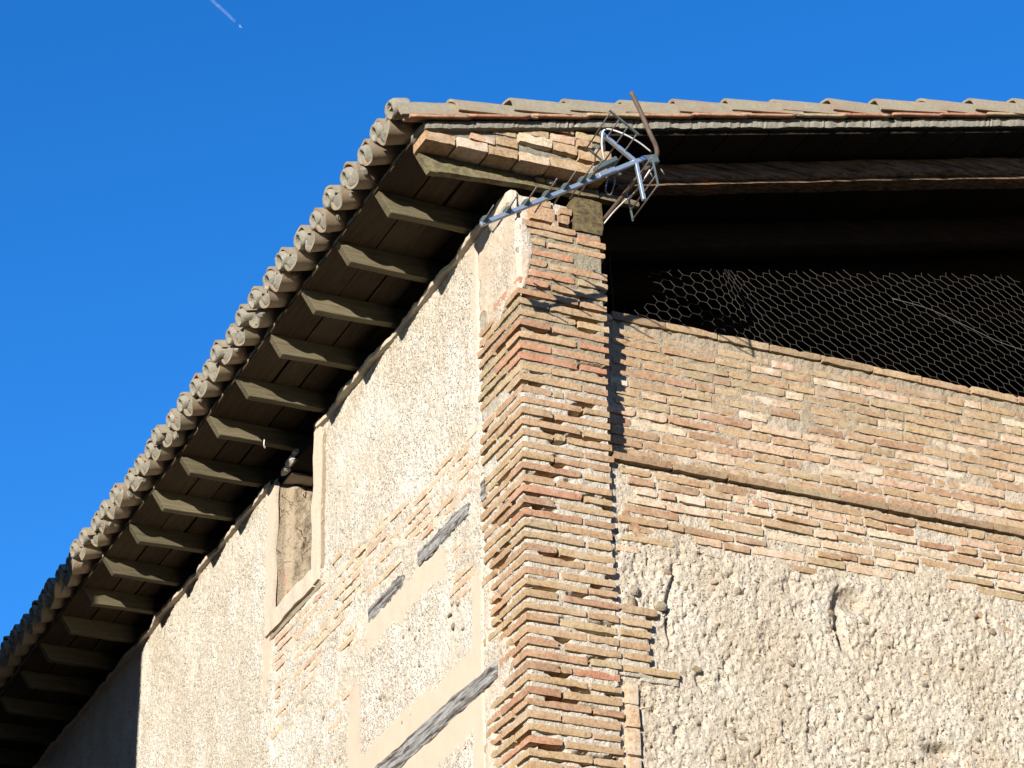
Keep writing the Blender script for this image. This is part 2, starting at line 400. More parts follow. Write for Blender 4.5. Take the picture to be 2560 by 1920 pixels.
def tube_vf(pts, r, n=6, closed=False):
    pts = [Vector(p) for p in pts]; V, F = [], []; m = len(pts)
    rr = r if isinstance(r, (list, tuple)) else [r] * m
    up = Vector((0.13, 0.31, 0.94))
    for i, p in enumerate(pts):
        if closed: d = (pts[(i + 1) % m] - pts[i - 1])
        else: d = (pts[min(i + 1, m - 1)] - pts[max(i - 1, 0)])
        d.normalize(); a = d.cross(up)
        if a.length < 1e-3: a = d.cross(Vector((1, 0, 0)))
        a.normalize(); b = d.cross(a)
        for k in range(n):
            t = 2 * pi * k / n; V.append(p + (a * cos(t) + b * sin(t)) * rr[i])
    L = m if closed else m - 1
    for i in range(L):
        for k in range(n):
            j = (i + 1) % m
            F.append((i * n + k, i * n + (k + 1) % n, j * n + (k + 1) % n, j * n + k))
    if not closed:
        F.append(tuple(range(n - 1, -1, -1))); F.append(tuple((m - 1) * n + k for k in range(n)))
    return V, F
def smooth_pts(pts, sub=5):
    P = [Vector(p) for p in pts]; out = []
    for i in range(len(P) - 1):
        p0 = P[max(i - 1, 0)]; p1 = P[i]; p2 = P[i + 1]; p3 = P[min(i + 2, len(P) - 1)]
        for s in range(sub):
            t = s / sub
            out.append(0.5 * ((2 * p1) + (p2 - p0) * t + (2 * p0 - 5 * p1 + 4 * p2 - p3) * t * t + (3 * p1 - p0 - 3 * p2 + p3) * t ** 3))
    out.append(P[-1]); return out
def tube(name, pts, r, mat, parent=None, n=8, closed=False, sub=0, **props):
    if sub: pts = smooth_pts(pts, sub)
    V, F = tube_vf(pts, r, n, closed); return link(name, pydata(name, V, F, True), mat, parent, **props)
def bar_vf(a, b, wdir, w, h):
    """rectangular bar from a to b; wdir = width direction"""
    a, b = Vector(a), Vector(b); d = (b - a).normalized(); w_ = (Vector(wdir) - d * Vector(wdir).dot(d)).normalized(); h_ = d.cross(w_)
    V = []
    for p in (a, b):
        for s, t in ((-1, -1), (1, -1), (1, 1), (-1, 1)): V.append(p + w_ * s * w / 2 + h_ * t * h / 2)
    return V, [(3, 2, 1, 0), (4, 5, 6, 7), (0, 1, 5, 4), (1, 2, 6, 5), (2, 3, 7, 6), (3, 0, 4, 7)]
def bar(name, a, b, wdir, w, h, mat, parent=None, **props):
    V, F = bar_vf(a, b, wdir, w, h); me = pydata(name, V, F)
    bm = bmesh.new(); bm.from_mesh(me); bmesh.ops.bevel(bm, geom=bm.edges[:], offset=min(w, h) * 0.15, segments=1, affect='EDGES'); bm.to_mesh(me); bm.free()
    return link(name, me, mat, parent, **props)
def grid_mesh(name, P, attrs=None, mask=None, flip=False, smooth=True):
    """P: (nu,nv,3) points; mask (nu-1,nv-1) True = keep the face"""
    nu, nv = P.shape[:2]
    me = bpy.data.meshes.new(name)
    idx = np.arange(nu * nv).reshape(nu, nv)
    q = np.stack([idx[:-1, :-1], idx[1:, :-1], idx[1:, 1:], idx[:-1, 1:]], -1).reshape(-1, 4)
    if flip: q = q[:, ::-1]
    if mask is not None: q = q[mask.reshape(-1)]
    n = len(q)
    me.vertices.add(nu * nv); me.vertices.foreach_set('co', P.reshape(-1).astype(np.float32))
    me.loops.add(n * 4); me.loops.foreach_set('vertex_index', q.reshape(-1).astype(np.int32))
    me.polygons.add(n); me.polygons.foreach_set('loop_start', (np.arange(n) * 4).astype(np.int32))
    me.polygons.foreach_set('loop_total', np.full(n, 4, dtype=np.int32))
    me.polygons.foreach_set('use_smooth', np.full(n, smooth))
    me.update(calc_edges=True)
    for k_, a in (attrs or {}).items():
        at = me.attributes.new(k_, 'FLOAT', 'POINT'); at.data.foreach_set('value', a.reshape(-1).astype(np.float32))
    return me

# ------------------------------------------------------------------ setting: street and the neighbour that shades the far end, plus added light-blocking houses
box("street", -400, 400, -400, 400, -0.5, 0.0, M_ROAD, kind="structure")
nb = empty("neighbour_house", (-7, 14, 0), label="plain rendered neighbour house standing across the lane, out of the picture", category="house")
def child(o, p):
    o.parent = p; o.matrix_parent_inverse = p.matrix_world.inverted() if p.matrix_world else Matrix(); return o
bpy.context.view_layer.update()
child(box("wall", -12, -3.6, 3.20, 34, 0, 16, M_PLAIN, bevel=0.02), nb)
v, f = [(-12.4, 3.0, 16), (-3.4, 3.0, 16), (-8, 3.0, 18), (-12.4, 34.2, 16), (-3.4, 34.2, 16), (-8, 34.2, 18)], [(0, 1, 2), (5, 4, 3), (0, 2, 5, 3), (1, 4, 5, 2), (0, 3, 4, 1)]
child(link("roof", pydata("roof", v, f), M_TILE), nb)
for i in range(5):
    for zz in (3.5, 7.5):
        child(box("window", -3.62, -3.53, 5 + i * 4.2, 6.1 + i * 4.2, zz, zz + 1.5, M_DARKWOOD), nb)

rh = empty("street_shade_house", (-28, -36, 0), label="unseen long house added behind the viewer to shade the street and cut fill light", category="house")  # unseen, added so the ground lies in shade and bounces less light
bpy.context.view_layer.update()
child(box("wall", -60, 12, -44, -30, 0, 12.0, M_PLAIN, bevel=0.02), rh)
v, f = [(-60.4, -44.4, 12), (-60.4, -29.6, 12), (-60.4, -37, 14.2), (12.4, -44.4, 12), (12.4, -29.6, 12), (12.4, -37, 14.2)], [(0, 2, 1), (3, 4, 5), (0, 3, 5, 2), (1, 2, 5, 4), (0, 1, 4, 3)]
child(link("roof", pydata("roof", v, f), M_TILE), rh)
for i in range(11):
    for zz in (3.2, 6.3, 9.3):
        child(box("window", -56 + i * 6, -54.9 + i * 6, -30.06, -29.97, zz, zz + 1.4, M_DARKWOOD), rh)
eh = empty("lane_sky_screen", (-4, 19, 0), label="unseen plain house added at the far end of the lane to block low sky light", category="house")  # added out of sight to block low sky beyond the lane
bpy.context.view_layer.update()
child(box("wall", -3.5, 5, 16, 24, 0, 11.5, M_PLAIN, bevel=0.02), eh)
v, f = [(-3.55, 15.7, 11.5), (-3.55, 24.3, 11.5), (-3.55, 20, 13), (5.3, 15.7, 11.5), (5.3, 24.3, 11.5), (5.3, 20, 13)], [(0, 2, 1), (3, 4, 5), (0, 3, 5, 2), (1, 2, 5, 4), (0, 1, 4, 3)]
child(link("roof", pydata("roof", v, f), M_TILE), eh)
for zz in (3.2, 6.3, 8.8):
    child(box("window", -2.4, -1.3, 15.94, 16.03, zz, zz + 1.4, M_DARKWOOD), eh)
ob = empty("right_sky_screen", (14, -13, 0), label="unseen tall house added on the right to block sky light", category="house")  # not in view; added to screen sky light from the right
bpy.context.view_layer.update()
child(box("wall", 8.5, 20, -26, -3, 0, 13, M_PLAIN, bevel=0.02), ob)
v, f = [(8.1, -26.3, 13), (20.4, -26.3, 13), (14, -26.3, 15), (8.1, -2.7, 13), (20.4, -2.7, 13), (14, -2.7, 15)], [(0, 1, 2), (5, 4, 3), (0, 2, 5, 3), (1, 4, 5, 2), (0, 3, 4, 1)]
child(link("roof", pydata("roof", v, f), M_TILE), ob)
for i in range(4):
    for zz in (3.5, 7.0, 10.2):
        child(box("window", 8.44, 8.53, -24 + i * 5, -22.9 + i * 5, zz, zz + 1.5, M_DARKWOOD), ob)

# ------------------------------------------------------------------ the old house
house = empty("old_house", (0, 0, 0), label="old brick and lime-plastered house corner with a clay tiled roof and wooden eaves", category="house")

TP = tan(radians(14.8)); CP = cos(radians(14.8)); SP = sin(radians(14.8))
def bed(x): return 9.089 + TP * (x + 0.585)      # underside of the mortar bed under the tiles

# ---- side wall (plane X=0, towards -X)
def side_fields(Y, Z):
    n1 = fbm(Y, Z, 2.2, 4, 11); n2 = fbm(Y, Z, 7, 4, 21); n3 = fbm(Y, Z, 26, 4, 31, 0.62)
    w, wid = worley(Y, Z, 24, 41)
    # floated beige repairs: along the lower timber, a strip beside the pilaster, a vertical lap
    e = 0.05 * n2 + 0.03 * n1
    sm = sstep(0.05, -0.02, np.abs(Z - 6.40 + 0.02 * (Y - 1)) - 0.20 - 0.06 * n1 + e) * sstep(3.0, 2.6, Y)
    sm = np.maximum(sm, sstep(0.03, -0.01, np.abs(Y - 0.58) - 0.055 + e * 0.5) * sstep(7.08, 6.98, Z))
    sm = np.maximum(sm, sstep(0.04, -0.02, np.abs(Y - 2.25) - 0.10 + e) * sstep(7.12, 6.95, Z))
    sm = np.maximum(sm, sstep(0.03, -0.02, np.abs(Z - 7.26) - 0.10 + e * 1.3) * sstep(2.3, 2.0, Y) * sstep(0.9, 1.0, Y) * 0.9)
    sm = np.maximum(sm, sstep(0.02, -0.02, np.abs(Y - 3.78) - 0.05 + e) * sstep(7.95, 7.9, Z) * sstep(7.45, 7.6, Z))
    sm = np.maximum(sm, 0.8 * sstep(0.10, -0.06, Y - 0.66 + 0.35 * n1 + 0.25 * n2) * sstep(8.1, 8.3, Z + n2 * 0.1))
    # zone where the brick courses show through the thin plaster
    c = 7.62 + 0.03 * (Y - 1.5)
    bz = sstep(0.10, -0.06, np.abs(Z - c) - 0.26 + 0.16 * n1 + 0.1 * n2) * sstep(3.95, 3.6, Y) * sstep(0.4, 0.5, Y)
    bz = np.maximum(bz, sstep(0.08, -0.05, np.abs(Z - 7.22) - 0.2 + 0.12 * n2) * sstep(1.15, 0.85, Y) * sstep(0.4, 0.5, Y))
    bz = np.maximum(bz, sstep(0.08, -0.05, np.hypot((Y - 3.35) * 0.8, Z - 7.45) - 0.34 + 0.12 * n2))
    bz = np.maximum(bz, sstep(0.08, -0.05, np.abs(Y - 2.45 + 0.4 * (Z - 7)) - 0.16 + 0.1 * n2) * sstep(7.4, 7.2, Z) * sstep(6.8, 6.95, Z) * 0.9)
    brown_tint = sstep(8.75, 8.93, Z + 0.12 * n1) * 0.45 * sstep(-0.3, 0.4, n2) + bz * 0.25 * sstep(0.0, 0.5, n2)
    brown_tint = np.maximum(brown_tint, sstep(6.6, 7.5, Y) * 0)
    w2, wid2 = worley(Y, Z, 46, 45)
    off = 0.007 * n1 + 0.004 * n2 * (1 - 0.4 * sm) + 0.0042 * n3 * (1 - 0.85 * sm)
    off -= 0.010 * sstep(0.36, 0.12, w2) * (wid2 > 0.66) * (1 - sm)
    off -= 0.009 * sstep(0.34, 0.10, w) * (wid > 0.62) * (1 - sm)
    off += 0.004 * sstep(0.40, 0.15, w) * (wid < 0.25) * (1 - sm)
    off += 0.004 * sm
    off -= 0.016 * sstep(0.525, 0.492, Y)
    off += bz * (-0.005 + 0.012 * fbm(Y * 0.6, Z * 2.2, 9, 4, 61))
    return off, sm, brown_tint, bz
ys = np.concatenate([np.arange(0.49, 4.0, 0.010), np.arange(4.0, 7.0, 0.014), np.arange(7.0, 14.01, 0.1)])
zs = np.concatenate([np.arange(5.4, 8.94, 0.0095), [8.95]])
Y, Z = np.meshgrid(ys, zs, indexing='ij')
off, sm, brown_tint, bz = side_fields(Y, Z)
# bulge off into the window reveals
P = np.stack([-off, Y, Z], -1)
yc = (ys[:-1] + ys[1:]) / 2; zc = (zs[:-1] + zs[1:]) / 2
YC, ZC = np.meshgrid(yc, zc, indexing='ij')
WY0, WY1, WZ0 = 2.93, 3.66, 8.01
hole = (YC > WY0) & (YC < WY1) & (ZC > WZ0)
side = link("side_wall", grid_mesh("side_wall", P, {'smooth': sm, 'brown_tint': brown_tint}, ~hole, flip=True), M_WALL, house)
box("wall_base", -0.01, 0.35, 0.0, 14.0, 0.0, 5.42, M_PLAIN, side)
box("wall_core", 0.20, 0.45, 3.66, 14.0, 5.42, 8.9, M_MUD, side)
box("wall_core", 0.20, 0.45, 0.5, 2.93, 5.42, 8.9, M_MUD, side)

# brick meshes (shared)
BR_ = [rough_mesh("brick_mesh", 1.0, 1.0, 1.0, (7, 2, 3), 0.0, 0.0, i) for i in range(1)]
def crisp(me, seed, chips=7):
    """chip a few edge points and keep the arrises sharp"""
    rs = random.Random(seed * 7 + 1); xs_ = [v.co.x for v in me.vertices]; L = max(xs_); D = max(abs(v.co.y) for v in me.vertices); H = max(abs(v.co.z) for v in me.vertices)
    edge = [v for v in me.vertices if (abs(v.co.y) > D * 0.8 and abs(v.co.z) > H * 0.6) or (abs(v.co.x) > L * 0.93 and abs(v.co.y) > D * 0.8)]
    for v in rs.sample(edge, min(chips, len(edge))):
        v.co = Vector((v.co.x * 0.985, v.co.y * (1 - rs.uniform(0.02, 0.10)), v.co.z * (1 - rs.uniform(0.05, 0.32))))
    me.set_sharp_from_angle(angle=radians(38)); return me
def brick_mesh(seed):
    """unit-length-ish brick 0.30 x 0.14 x 0.038, worn"""
    return crisp(rough_mesh("brick", 0.30, 0.14, 0.038, (10, 3, 3), 0.0026, 0.0022, seed, 16), seed)
BM = {}
for mname, mm in (('t', M_BRICK), ('p', M_BRICKP), ('r', M_BRICKR), ('d', M_BRICKD), ('w', M_BRICKW)):
    BM[mname] = []
    for i in range(8):
        me = brick_mesh(i + 1); me.materials.append(mm); BM[mname].append(me)
SHORT = {}
for mname, mm in (('t', M_BRICK), ('p', M_BRICKP), ('r', M_BRICKR), ('d', M_BRICKD), ('w', M_BRICKW)):
    SHORT[mname] = []
    for i in range(6):
        me = crisp(rough_mesh("brick", 0.15, 0.14, 0.038, (6, 3, 3), 0.0028, 0.0024, 40 + i, 18), i, 5); me.materials.append(mm); SHORT[mname].append(me)
def brick(parent, cx, cy, cz, L, H=0.038, D=0.14, face='y', kind=None, tilt=0.006, name="brick"):
    """cx,cy,cz centre; face 'y' = long side along X, 'x' = long side along Y"""
    if kind is None: kind = R.choice('ttttp')
    src = BM if L > 0.2 else SHORT; base = 0.30 if L > 0.2 else 0.15
    me = R.choice(src[kind])
    o = bpy.data.objects.new(name, me); COL.objects.link(o); o.parent = parent
    o.location = (cx, cy, cz)
    o.scale = (L / base * R.choice((-1, 1)), D / 0.14, H / 0.038)
    rz = (0 if face == 'y' else pi / 2)
    o.rotation_euler = (R.gauss(0, tilt), R.gauss(0, tilt * 0.7), rz + R.gauss(0, tilt))
    return o

# bricks showing through the side wall plaster
zc_ = 6.86
while zc_ < 8.05:
    y = 0.52 + R.uniform(0, 0.2)
    while y < 4.0:
        L = R.choice((0.30, 0.30, 0.24, 0.16, 0.33))
        ym = y + L / 2
        _o, _s, _d, b_ = side_fields(np.array([ym]), np.array([zc_]))
        intim = (7.33 < zc_ < 7.47 and ym < 2.15)
        inwin = (ym + L / 2 > WY0 - 0.1 and ym - L / 2 < WY1 + 0.1 and zc_ > 7.9)
        if b_[0] > 0.5 and not intim and not inwin and R.random() < 0.75:
            brick(side, 0.0725 + R.uniform(-0.003, 0.004), ym, zc_ + R.uniform(-0.004, 0.004), L, R.uniform(0.034, 0.04), 0.14, 'x', 'w')
        y += L + R.uniform(0.012, 0.03)
    zc_ += 0.0605

# embedded weathered timbers
def timber(y0, y1, z0, z1, x0, seed, slope=0.0):
    def sh(x, y, z):
        t = (y - y0) / (y1 - y0)
        e = 0.005 * math.sin(13 * y + seed) + 0.004 * math.sin(31 * y) + 0.003 * math.sin(83 * y + seed)
        if z > (z0 + z1) / 2: e -= 0.4 * e
        taper = 1.0
        if t < 0.15: taper = 0.75 + t / 0.6
        zm = (z0 + z1) / 2
        return (x, y, zm + (z - zm) * taper + e + slope * (y - y0))
    rough_box("timber", x0, 0.12, y0, y1, z0, z1, M_GREYWOOD, side, (2, 60, 5), 0.006, 0.012, seed, sh, 22)
timber(0.66, 1.34, 7.362, 7.468, -0.010, 3, -0.01)
timber(1.55, 2.06, 7.322, 7.435, -0.009, 5, -0.02)
timber(0.455, 0.505, 7.37, 7.50, -0.006, 7)
timber(0.33, 4.6, 6.34, 6.478, -0.014, 9, -0.012)

# ---- window opening near the eave
frame = []
def bandp(y0, y1, z0, z1, seed, **kw):
    def sh(x, y, z):
        return (x + 0.004 * math.sin(19 * z + seed) + 0.003 * math.sin(31 * y), y + 0.006 * math.sin(9 * z + seed), z + 0.006 * math.sin(11 * y + seed))
    n = (2, 2 + int((y1 - y0) / 0.05), 2 + int((z1 - z0) / 0.05))
    return rough_box("frame_band", -0.024, 0.012, y0, y1, z0, z1, M_TRIM, win, n, 0.0025, 0.003, seed, sh, 10, **kw)
win = link("window", pydata("window", *join_vf([
    box_vf(0.0, 0.30, WY1, WY1 + 0.14, WZ0 - 0.04, 8.915), box_vf(0.0, 0.30, WY0 - 0.14, WY0, WZ0 - 0.04, 8.915),
    box_vf(0.0, 0.45, WY0 - 0.1, WY1 + 0.1, WZ0 - 0.14, WZ0)])), M_MUD, house)
bandp(WY1 - 0.014, WY1 + 0.105, WZ0 - 0.10, 8.925, 1)
bandp(WY0 - 0.085, WY0 + 0.014, WZ0 - 0.10, 8.985, 2)
bandp(WY0, WY1, WZ0 - 0.105, WZ0 + 0.014, 3)
# rough mud inside of the far jamb
yy, zz = np.meshgrid(np.linspace(0.008, 0.44, 50), np.linspace(WZ0, 8.90, 110), indexing='ij')
o_ = 0.030 + 0.028 * fbm(yy, zz, 6, 4, 81) + 0.018 * fbm(yy, zz, 20, 4, 82) - 0.03 * sstep(0.5, 0.8, fbm(yy, zz, 14, 3, 83))
o_ = o_ * sstep(0.06, 0.11, yy) + 0.006
link("jamb_lining", grid_mesh("jamb_lining", np.stack([yy, WY1 - o_, zz], -1)), M_MUD, win)
box("window_back", 0.44, 0.5, WY0 - 0.2, WY1 + 0.2, WZ0 - 0.1, 9.0, M_DARK, win)  # dark sheet painted as the shade inside the opening
for i in range(2):
    brick(win, R.uniform(0.14, 0.30), WY1 + 0.02, WZ0 + 0.16 + i * 0.3, 0.25, 0.04, 0.1, 'y', R.choice('tp'), name="brick")
rough_box("loose_tile", 0.04, 0.22, WY1 - 0.16, WY1 + 0.1, 8.915, 8.93, M_TRIM, win, (5, 5, 1), 0.004, 0.004, 4)

# ---- lip of plaster and mortar along the top of the side wall
def lip(y0, y1, seed):
    ys_ = np.arange(y0, y1, 0.02); n = len(ys_)
    a = fbm(ys_, ys_ * 0, 2.5, 3, seed); b = fbm(ys_, ys_ * 0 + 3, 9, 3, seed + 3); c = fbm(ys_, ys_ * 0 + 9, 30, 2, seed + 5)
    prot = 0.030 + 0.018 * a + 0.010 * b + 0.004 * c; drop = 0.007 * a + 0.006 * b + 0.003 * c
    prof = [(0.06, 8.962), (-0.5, 8.958), (-1.0, 8.955), (-1.0, 8.934), (-0.9, 8.930), (0.1, 8.926), (0.06, 8.91)]
    P = np.zeros((n, len(prof), 3))
    for j, (px, pz) in enumerate(prof):
        P[:, j, 0] = px if px > 0.05 and px < 0.09 else px * np.clip(prot, 0.004, 1) - 0.004
        P[:, j, 1] = ys_; P[:, j, 2] = pz + drop * (0.4 if j < 2 else 1.0)
    P[:, -1, 0] = 0.05
    me_ = grid_mesh("wall_top_edge", P); me_.set_sharp_from_angle(angle=radians(28)); return link("wall_top_edge", me_, M_TRIM, side)
lip(0.28, WY0 - 0.05, 91); lip(WY1 + 0.05, 14.0, 95)
# pale render nose at the corner end of the edge
rough_box("render_nose", -0.035, 0.075, 0.03, 0.30, 8.86, 8.965, M_TRIM, side, (5, 8, 5), 0.012, 0.02, 31,
          lambda x, y, z: (x, y, z - 0.13 * max(0, y - 0.1) + (0.012 if x < 0.02 else -0.01)), 12)

# ---- corner pilaster: mortar skin wrapped round the corner, bricks standing proud
def pil_fields(s, z):
    """s = run along the surface: <0 on the side face (Y=-s), >0 on the front face (X=s)"""
    n1 = fbm(s, z, 5, 4, 111); n2 = fbm(s, z, 22, 4, 121, 0.6); n3 = fbm(s, z, 70, 3, 131)
    rec = -0.0095 + 0.006 * n1 + 0.006 * n2 + 0.004 * n3
    deep = sstep(0.14, 0.34, fbm(s * 0.8, z * 1.7, 7, 3, 141)) * sstep(8.5, 8.2, z)
    rec -= 0.042 * deep
    # render still covering the upper corner
    pat = sstep(0.06, -0.03, np.abs(z - 8.62) - 0.34 + 0.12 * n1 + 3.5 * np.maximum(s, 0)) * sstep(0.12, 0.05, s)
    pat = np.where(s < 0, sstep(0.1, -0.05, 8.40 - z + 0.4 * n1 + 0.08 * n2 + 0.5 * (0.2 + s) * (s < -0.2)) * sstep(-0.7, -0.3, s + 0.35 * n1) , pat)
    pat = np.maximum(pat, sstep(0.05, -0.03, np.abs(s + 0.46) - 0.05 + 0.04 * n1) * (z < 7.0) * (s < 0))
    pat = np.maximum(pat, sstep(0.05, -0.03, np.abs(z - 6.44) - 0.16 + 0.05 * n1 + np.maximum(s + 0.30, 0)) * (s < -0.18))
    rec = rec * (1 - pat) + pat * (0.0 + 0.006 * n1 + 0.004 * n2 + 0.0015 * n3)
    rec -= 0.018 * sstep(-0.495, -0.535, s)
    grey = sstep(7.75, 8.0, z + 0.1 * n1) * (1 - pat)
    return rec, grey, pat
ss = np.concatenate([np.arange(-0.54, 0.489, 0.0062), np.arange(0.49, 0.75, 0.008)])
zs = np.arange(5.4, 8.945, 0.0065)
Sg, Zg = np.meshgrid(ss, zs, indexing='ij')
rec, grey, pat = pil_fields(Sg, Zg)
rad = 0.012
X = np.where(Sg < 0, 0.0, np.minimum(Sg, 0.485)); Yp = np.where(Sg < 0, -Sg, 0.0)
Yp = np.where(Sg > 0.485, Sg - 0.485, Yp)
nx = np.where(Sg < 0, -1.0, 0.0); ny = np.where(Sg < 0, 0.0, -1.0)
nx = np.where(Sg > 0.485, 1.0, nx); ny = np.where(Sg > 0.485, 0.0, ny)
cut = np.clip(0.018 - np.abs(Sg), 0, 1) * (0.25 + 0.35 * np.clip(0.5 + fbm(Sg * 0, Zg, 6, 3, 161), 0, 1))
X = X + cut; Yp = Yp + cut
near = np.abs(Sg) < 0.02
t = np.clip((Sg + 0.02) / 0.04, 0, 1); ang = pi + t * pi / 2
nx = np.where(near, np.cos(ang), nx); ny = np.where(near, np.sin(ang), ny)
near2 = np.abs(Sg - 0.485) < 0.02; t2 = np.clip((Sg - 0.465) / 0.04, 0, 1); a2 = -pi / 2 + t2 * pi / 2
nx = np.where(near2, np.cos(a2), nx); ny = np.where(near2, np.sin(a2), ny)
P = np.stack([X + nx * rec, Yp + ny * rec, Zg], -1)
sc_, _n = None, None
pmask = ~((Sg[:-1, :-1] > -0.01) & (Zg[:-1, :-1] > 8.77))
pil = link("corner_pilaster", grid_mesh("corner_pilaster", P, {'grey': grey}, pmask), M_MORTAR, house)
# a second skin of beige render on the patch areas only
mask = (pat[:-1, :-1] > 0.5) & (Sg[:-1, :-1] < 0.40) & pmask
P2 = np.stack([X + nx * (rec + 0.003), Yp + ny * (rec + 0.003), Zg], -1)
link("render_patch", grid_mesh("render_patch", P2, {'smooth': np.clip(0.45 + 0.8 * fbm(Sg, Zg, 8, 3, 151), 0, 1), 'brown_tint': np.clip(0.3 + 0.5 * fbm(Sg, Zg, 6, 3, 155), 0, 1) * (Zg > 7.5)}, mask), M_WALL, pil)

CH = 0.0617
z = 5.50; course = 0
while z < 8.74:
    A = course % 2 == 0
    red = R.random() < 0.05 or (7.97 < z < 8.07) or (7.17 < z < 7.24 and A)
    k0 = R.choice('ttp') if not red else 'r'
    hh = R.uniform(0.034, 0.041)
    jz = R.uniform(-0.003, 0.003)
    prf = R.uniform(-0.002, 0.006)
    right = 0.487 + R.uniform(-0.012, 0.016) + (0.012 if z > 8.1 else 0.0)
    top = z > 8.15
    # corner brick
    fl, sl = (0.325, 0.165) if A else (0.172, 0.32)
    fl += R.uniform(-0.012, 0.012)
    pr, pg, pp = pil_fields(np.array([0.05, -0.15]), np.array([z, z]))
    if pp[0] < 0.5:
        if A: brick(pil, fl / 2 - prf, 0.0825 - prf, z + jz, fl + prf, hh, 0.165, 'y', k0, 0.004)
        else: brick(pil, 0.086 - prf, sl / 2 - prf, z + jz, sl + prf, hh, 0.172, 'x', k0, 0.004)
    else:
        brick(pil, fl / 2 + 0.02, 0.074, z + jz, fl - 0.05, hh, 0.15, 'y', k0, 0.006)
    # rest of the front face
    g = R.uniform(0.010, 0.018)
    x0 = fl + g
    ext = 0.0
    if 6.33 < z < 6.42: ext = 0.34
    elif 6.42 <= z < 6.68: ext = 0.18 + R.choice((0, 0.0, 0.03))
    segs = []
    if ext:
        end = right + ext; mid = x0 + (0.16 if A else 0.30)
        segs = [(x0, mid), (mid + g, min(mid + g + 0.30, end))]
        if segs[-1][1] + 0.08 < end: segs.append((segs[-1][1] + g, end))
    else:
        segs = [(x0, right)]
        if not A and R.random() < 0.15: segs = [(x0, x0 + 0.05), (x0 + 0.065, right)]
    for (a, b) in segs:
        if top and R.random() < 0.12: continue
        kd = R.choice('ttttp') if R.random() > 0.06 else 'r'
        if 7.95 < z < 8.2: kd = R.choice('pr')
        brick(pil, (a + b) / 2, 0.07 - R.uniform(-0.003, 0.006), z + jz + R.uniform(-0.003, 0.002), b - a, R.uniform(0.033, 0.041), 0.14, 'y', kd)
    # rest of the side face
    y0 = sl + g; y1 = 0.505 + R.uniform(-0.02, 0.02)
    if 6.26 < z < 6.56: y1 = 0.31
    if y1 - y0 > 0.08 and pp[1] < 0.5 and R.random() > 0.05:
        brick(pil, 0.068 - R.uniform(-0.004, 0.004), (y0 + y1) / 2, z + jz + R.uniform(-0.003, 0.003), y1 - y0, R.uniform(0.033, 0.041), 0.14, 'x', R.choice('tttp'))
    z += CH + R.uniform(-0.0012, 0.0012); course += 1
box("pilaster_core", 0.06, 0.42, 0.06, 0.6, 5.4, 8.76, M_MUD, pil)
# rubble and bits of brick at the head of the pilaster
for (x0, x1, z0, z1, kd, y_) in ((0.075, 0.215, 8.79, 8.875, 'p', -0.004), (0.02, 0.33, 8.735, 8.772, 't', -0.006), (0.345, 0.47, 8.725, 8.757, 'r', 0.004),
                                 (0.235, 0.30, 8.80, 8.855, 't', 0.0), (0.25, 0.315, 8.86, 8.90, 't', 0.0), (0.20, 0.235, 8.77, 8.81, 't', 0.0), (0.09, 0.2, 8.885, 8.93, 't', 0.01)):
    brick(pil, (x0 + x1) / 2, 0.07 + y_, (z0 + z1) / 2, x1 - x0, z1 - z0, 0.14, 'y', kd)
rough_box("mortar_cap", 0.02, 0.33, 0.03, 0.3, 8.755, 8.95, M_MORTAR, pil, (10, 4, 6), 0.012, 0.02, 12)
rough_box("timber_block", 0.325, 0.495, -0.005, 0.5, 8.775, 8.985, M_ENDGRAIN, pil, (8, 6, 8), 0.007, 0.006, 14, None, 20)
rough_box("toothing_mortar", 0.47, 0.655, 0.012, 0.1, 6.33, 6.675, M_MORTAR, pil, (14, 3, 28), 0.006, 0.006, 61, None, 25)
rough_box("toothing_mortar", 0.60, 0.815, 0.016, 0.1, 6.315, 6.40, M_MORTAR, pil, (14, 3, 8), 0.006, 0.006, 62, None, 25)
# the low return of plaster and brick that ties the pilaster to the gable wall
for zq, xq, L in ((6.95, 0.56, 0.09), (6.89, 0.57, 0.07), (7.22, 0.55, 0.03)):
    pass

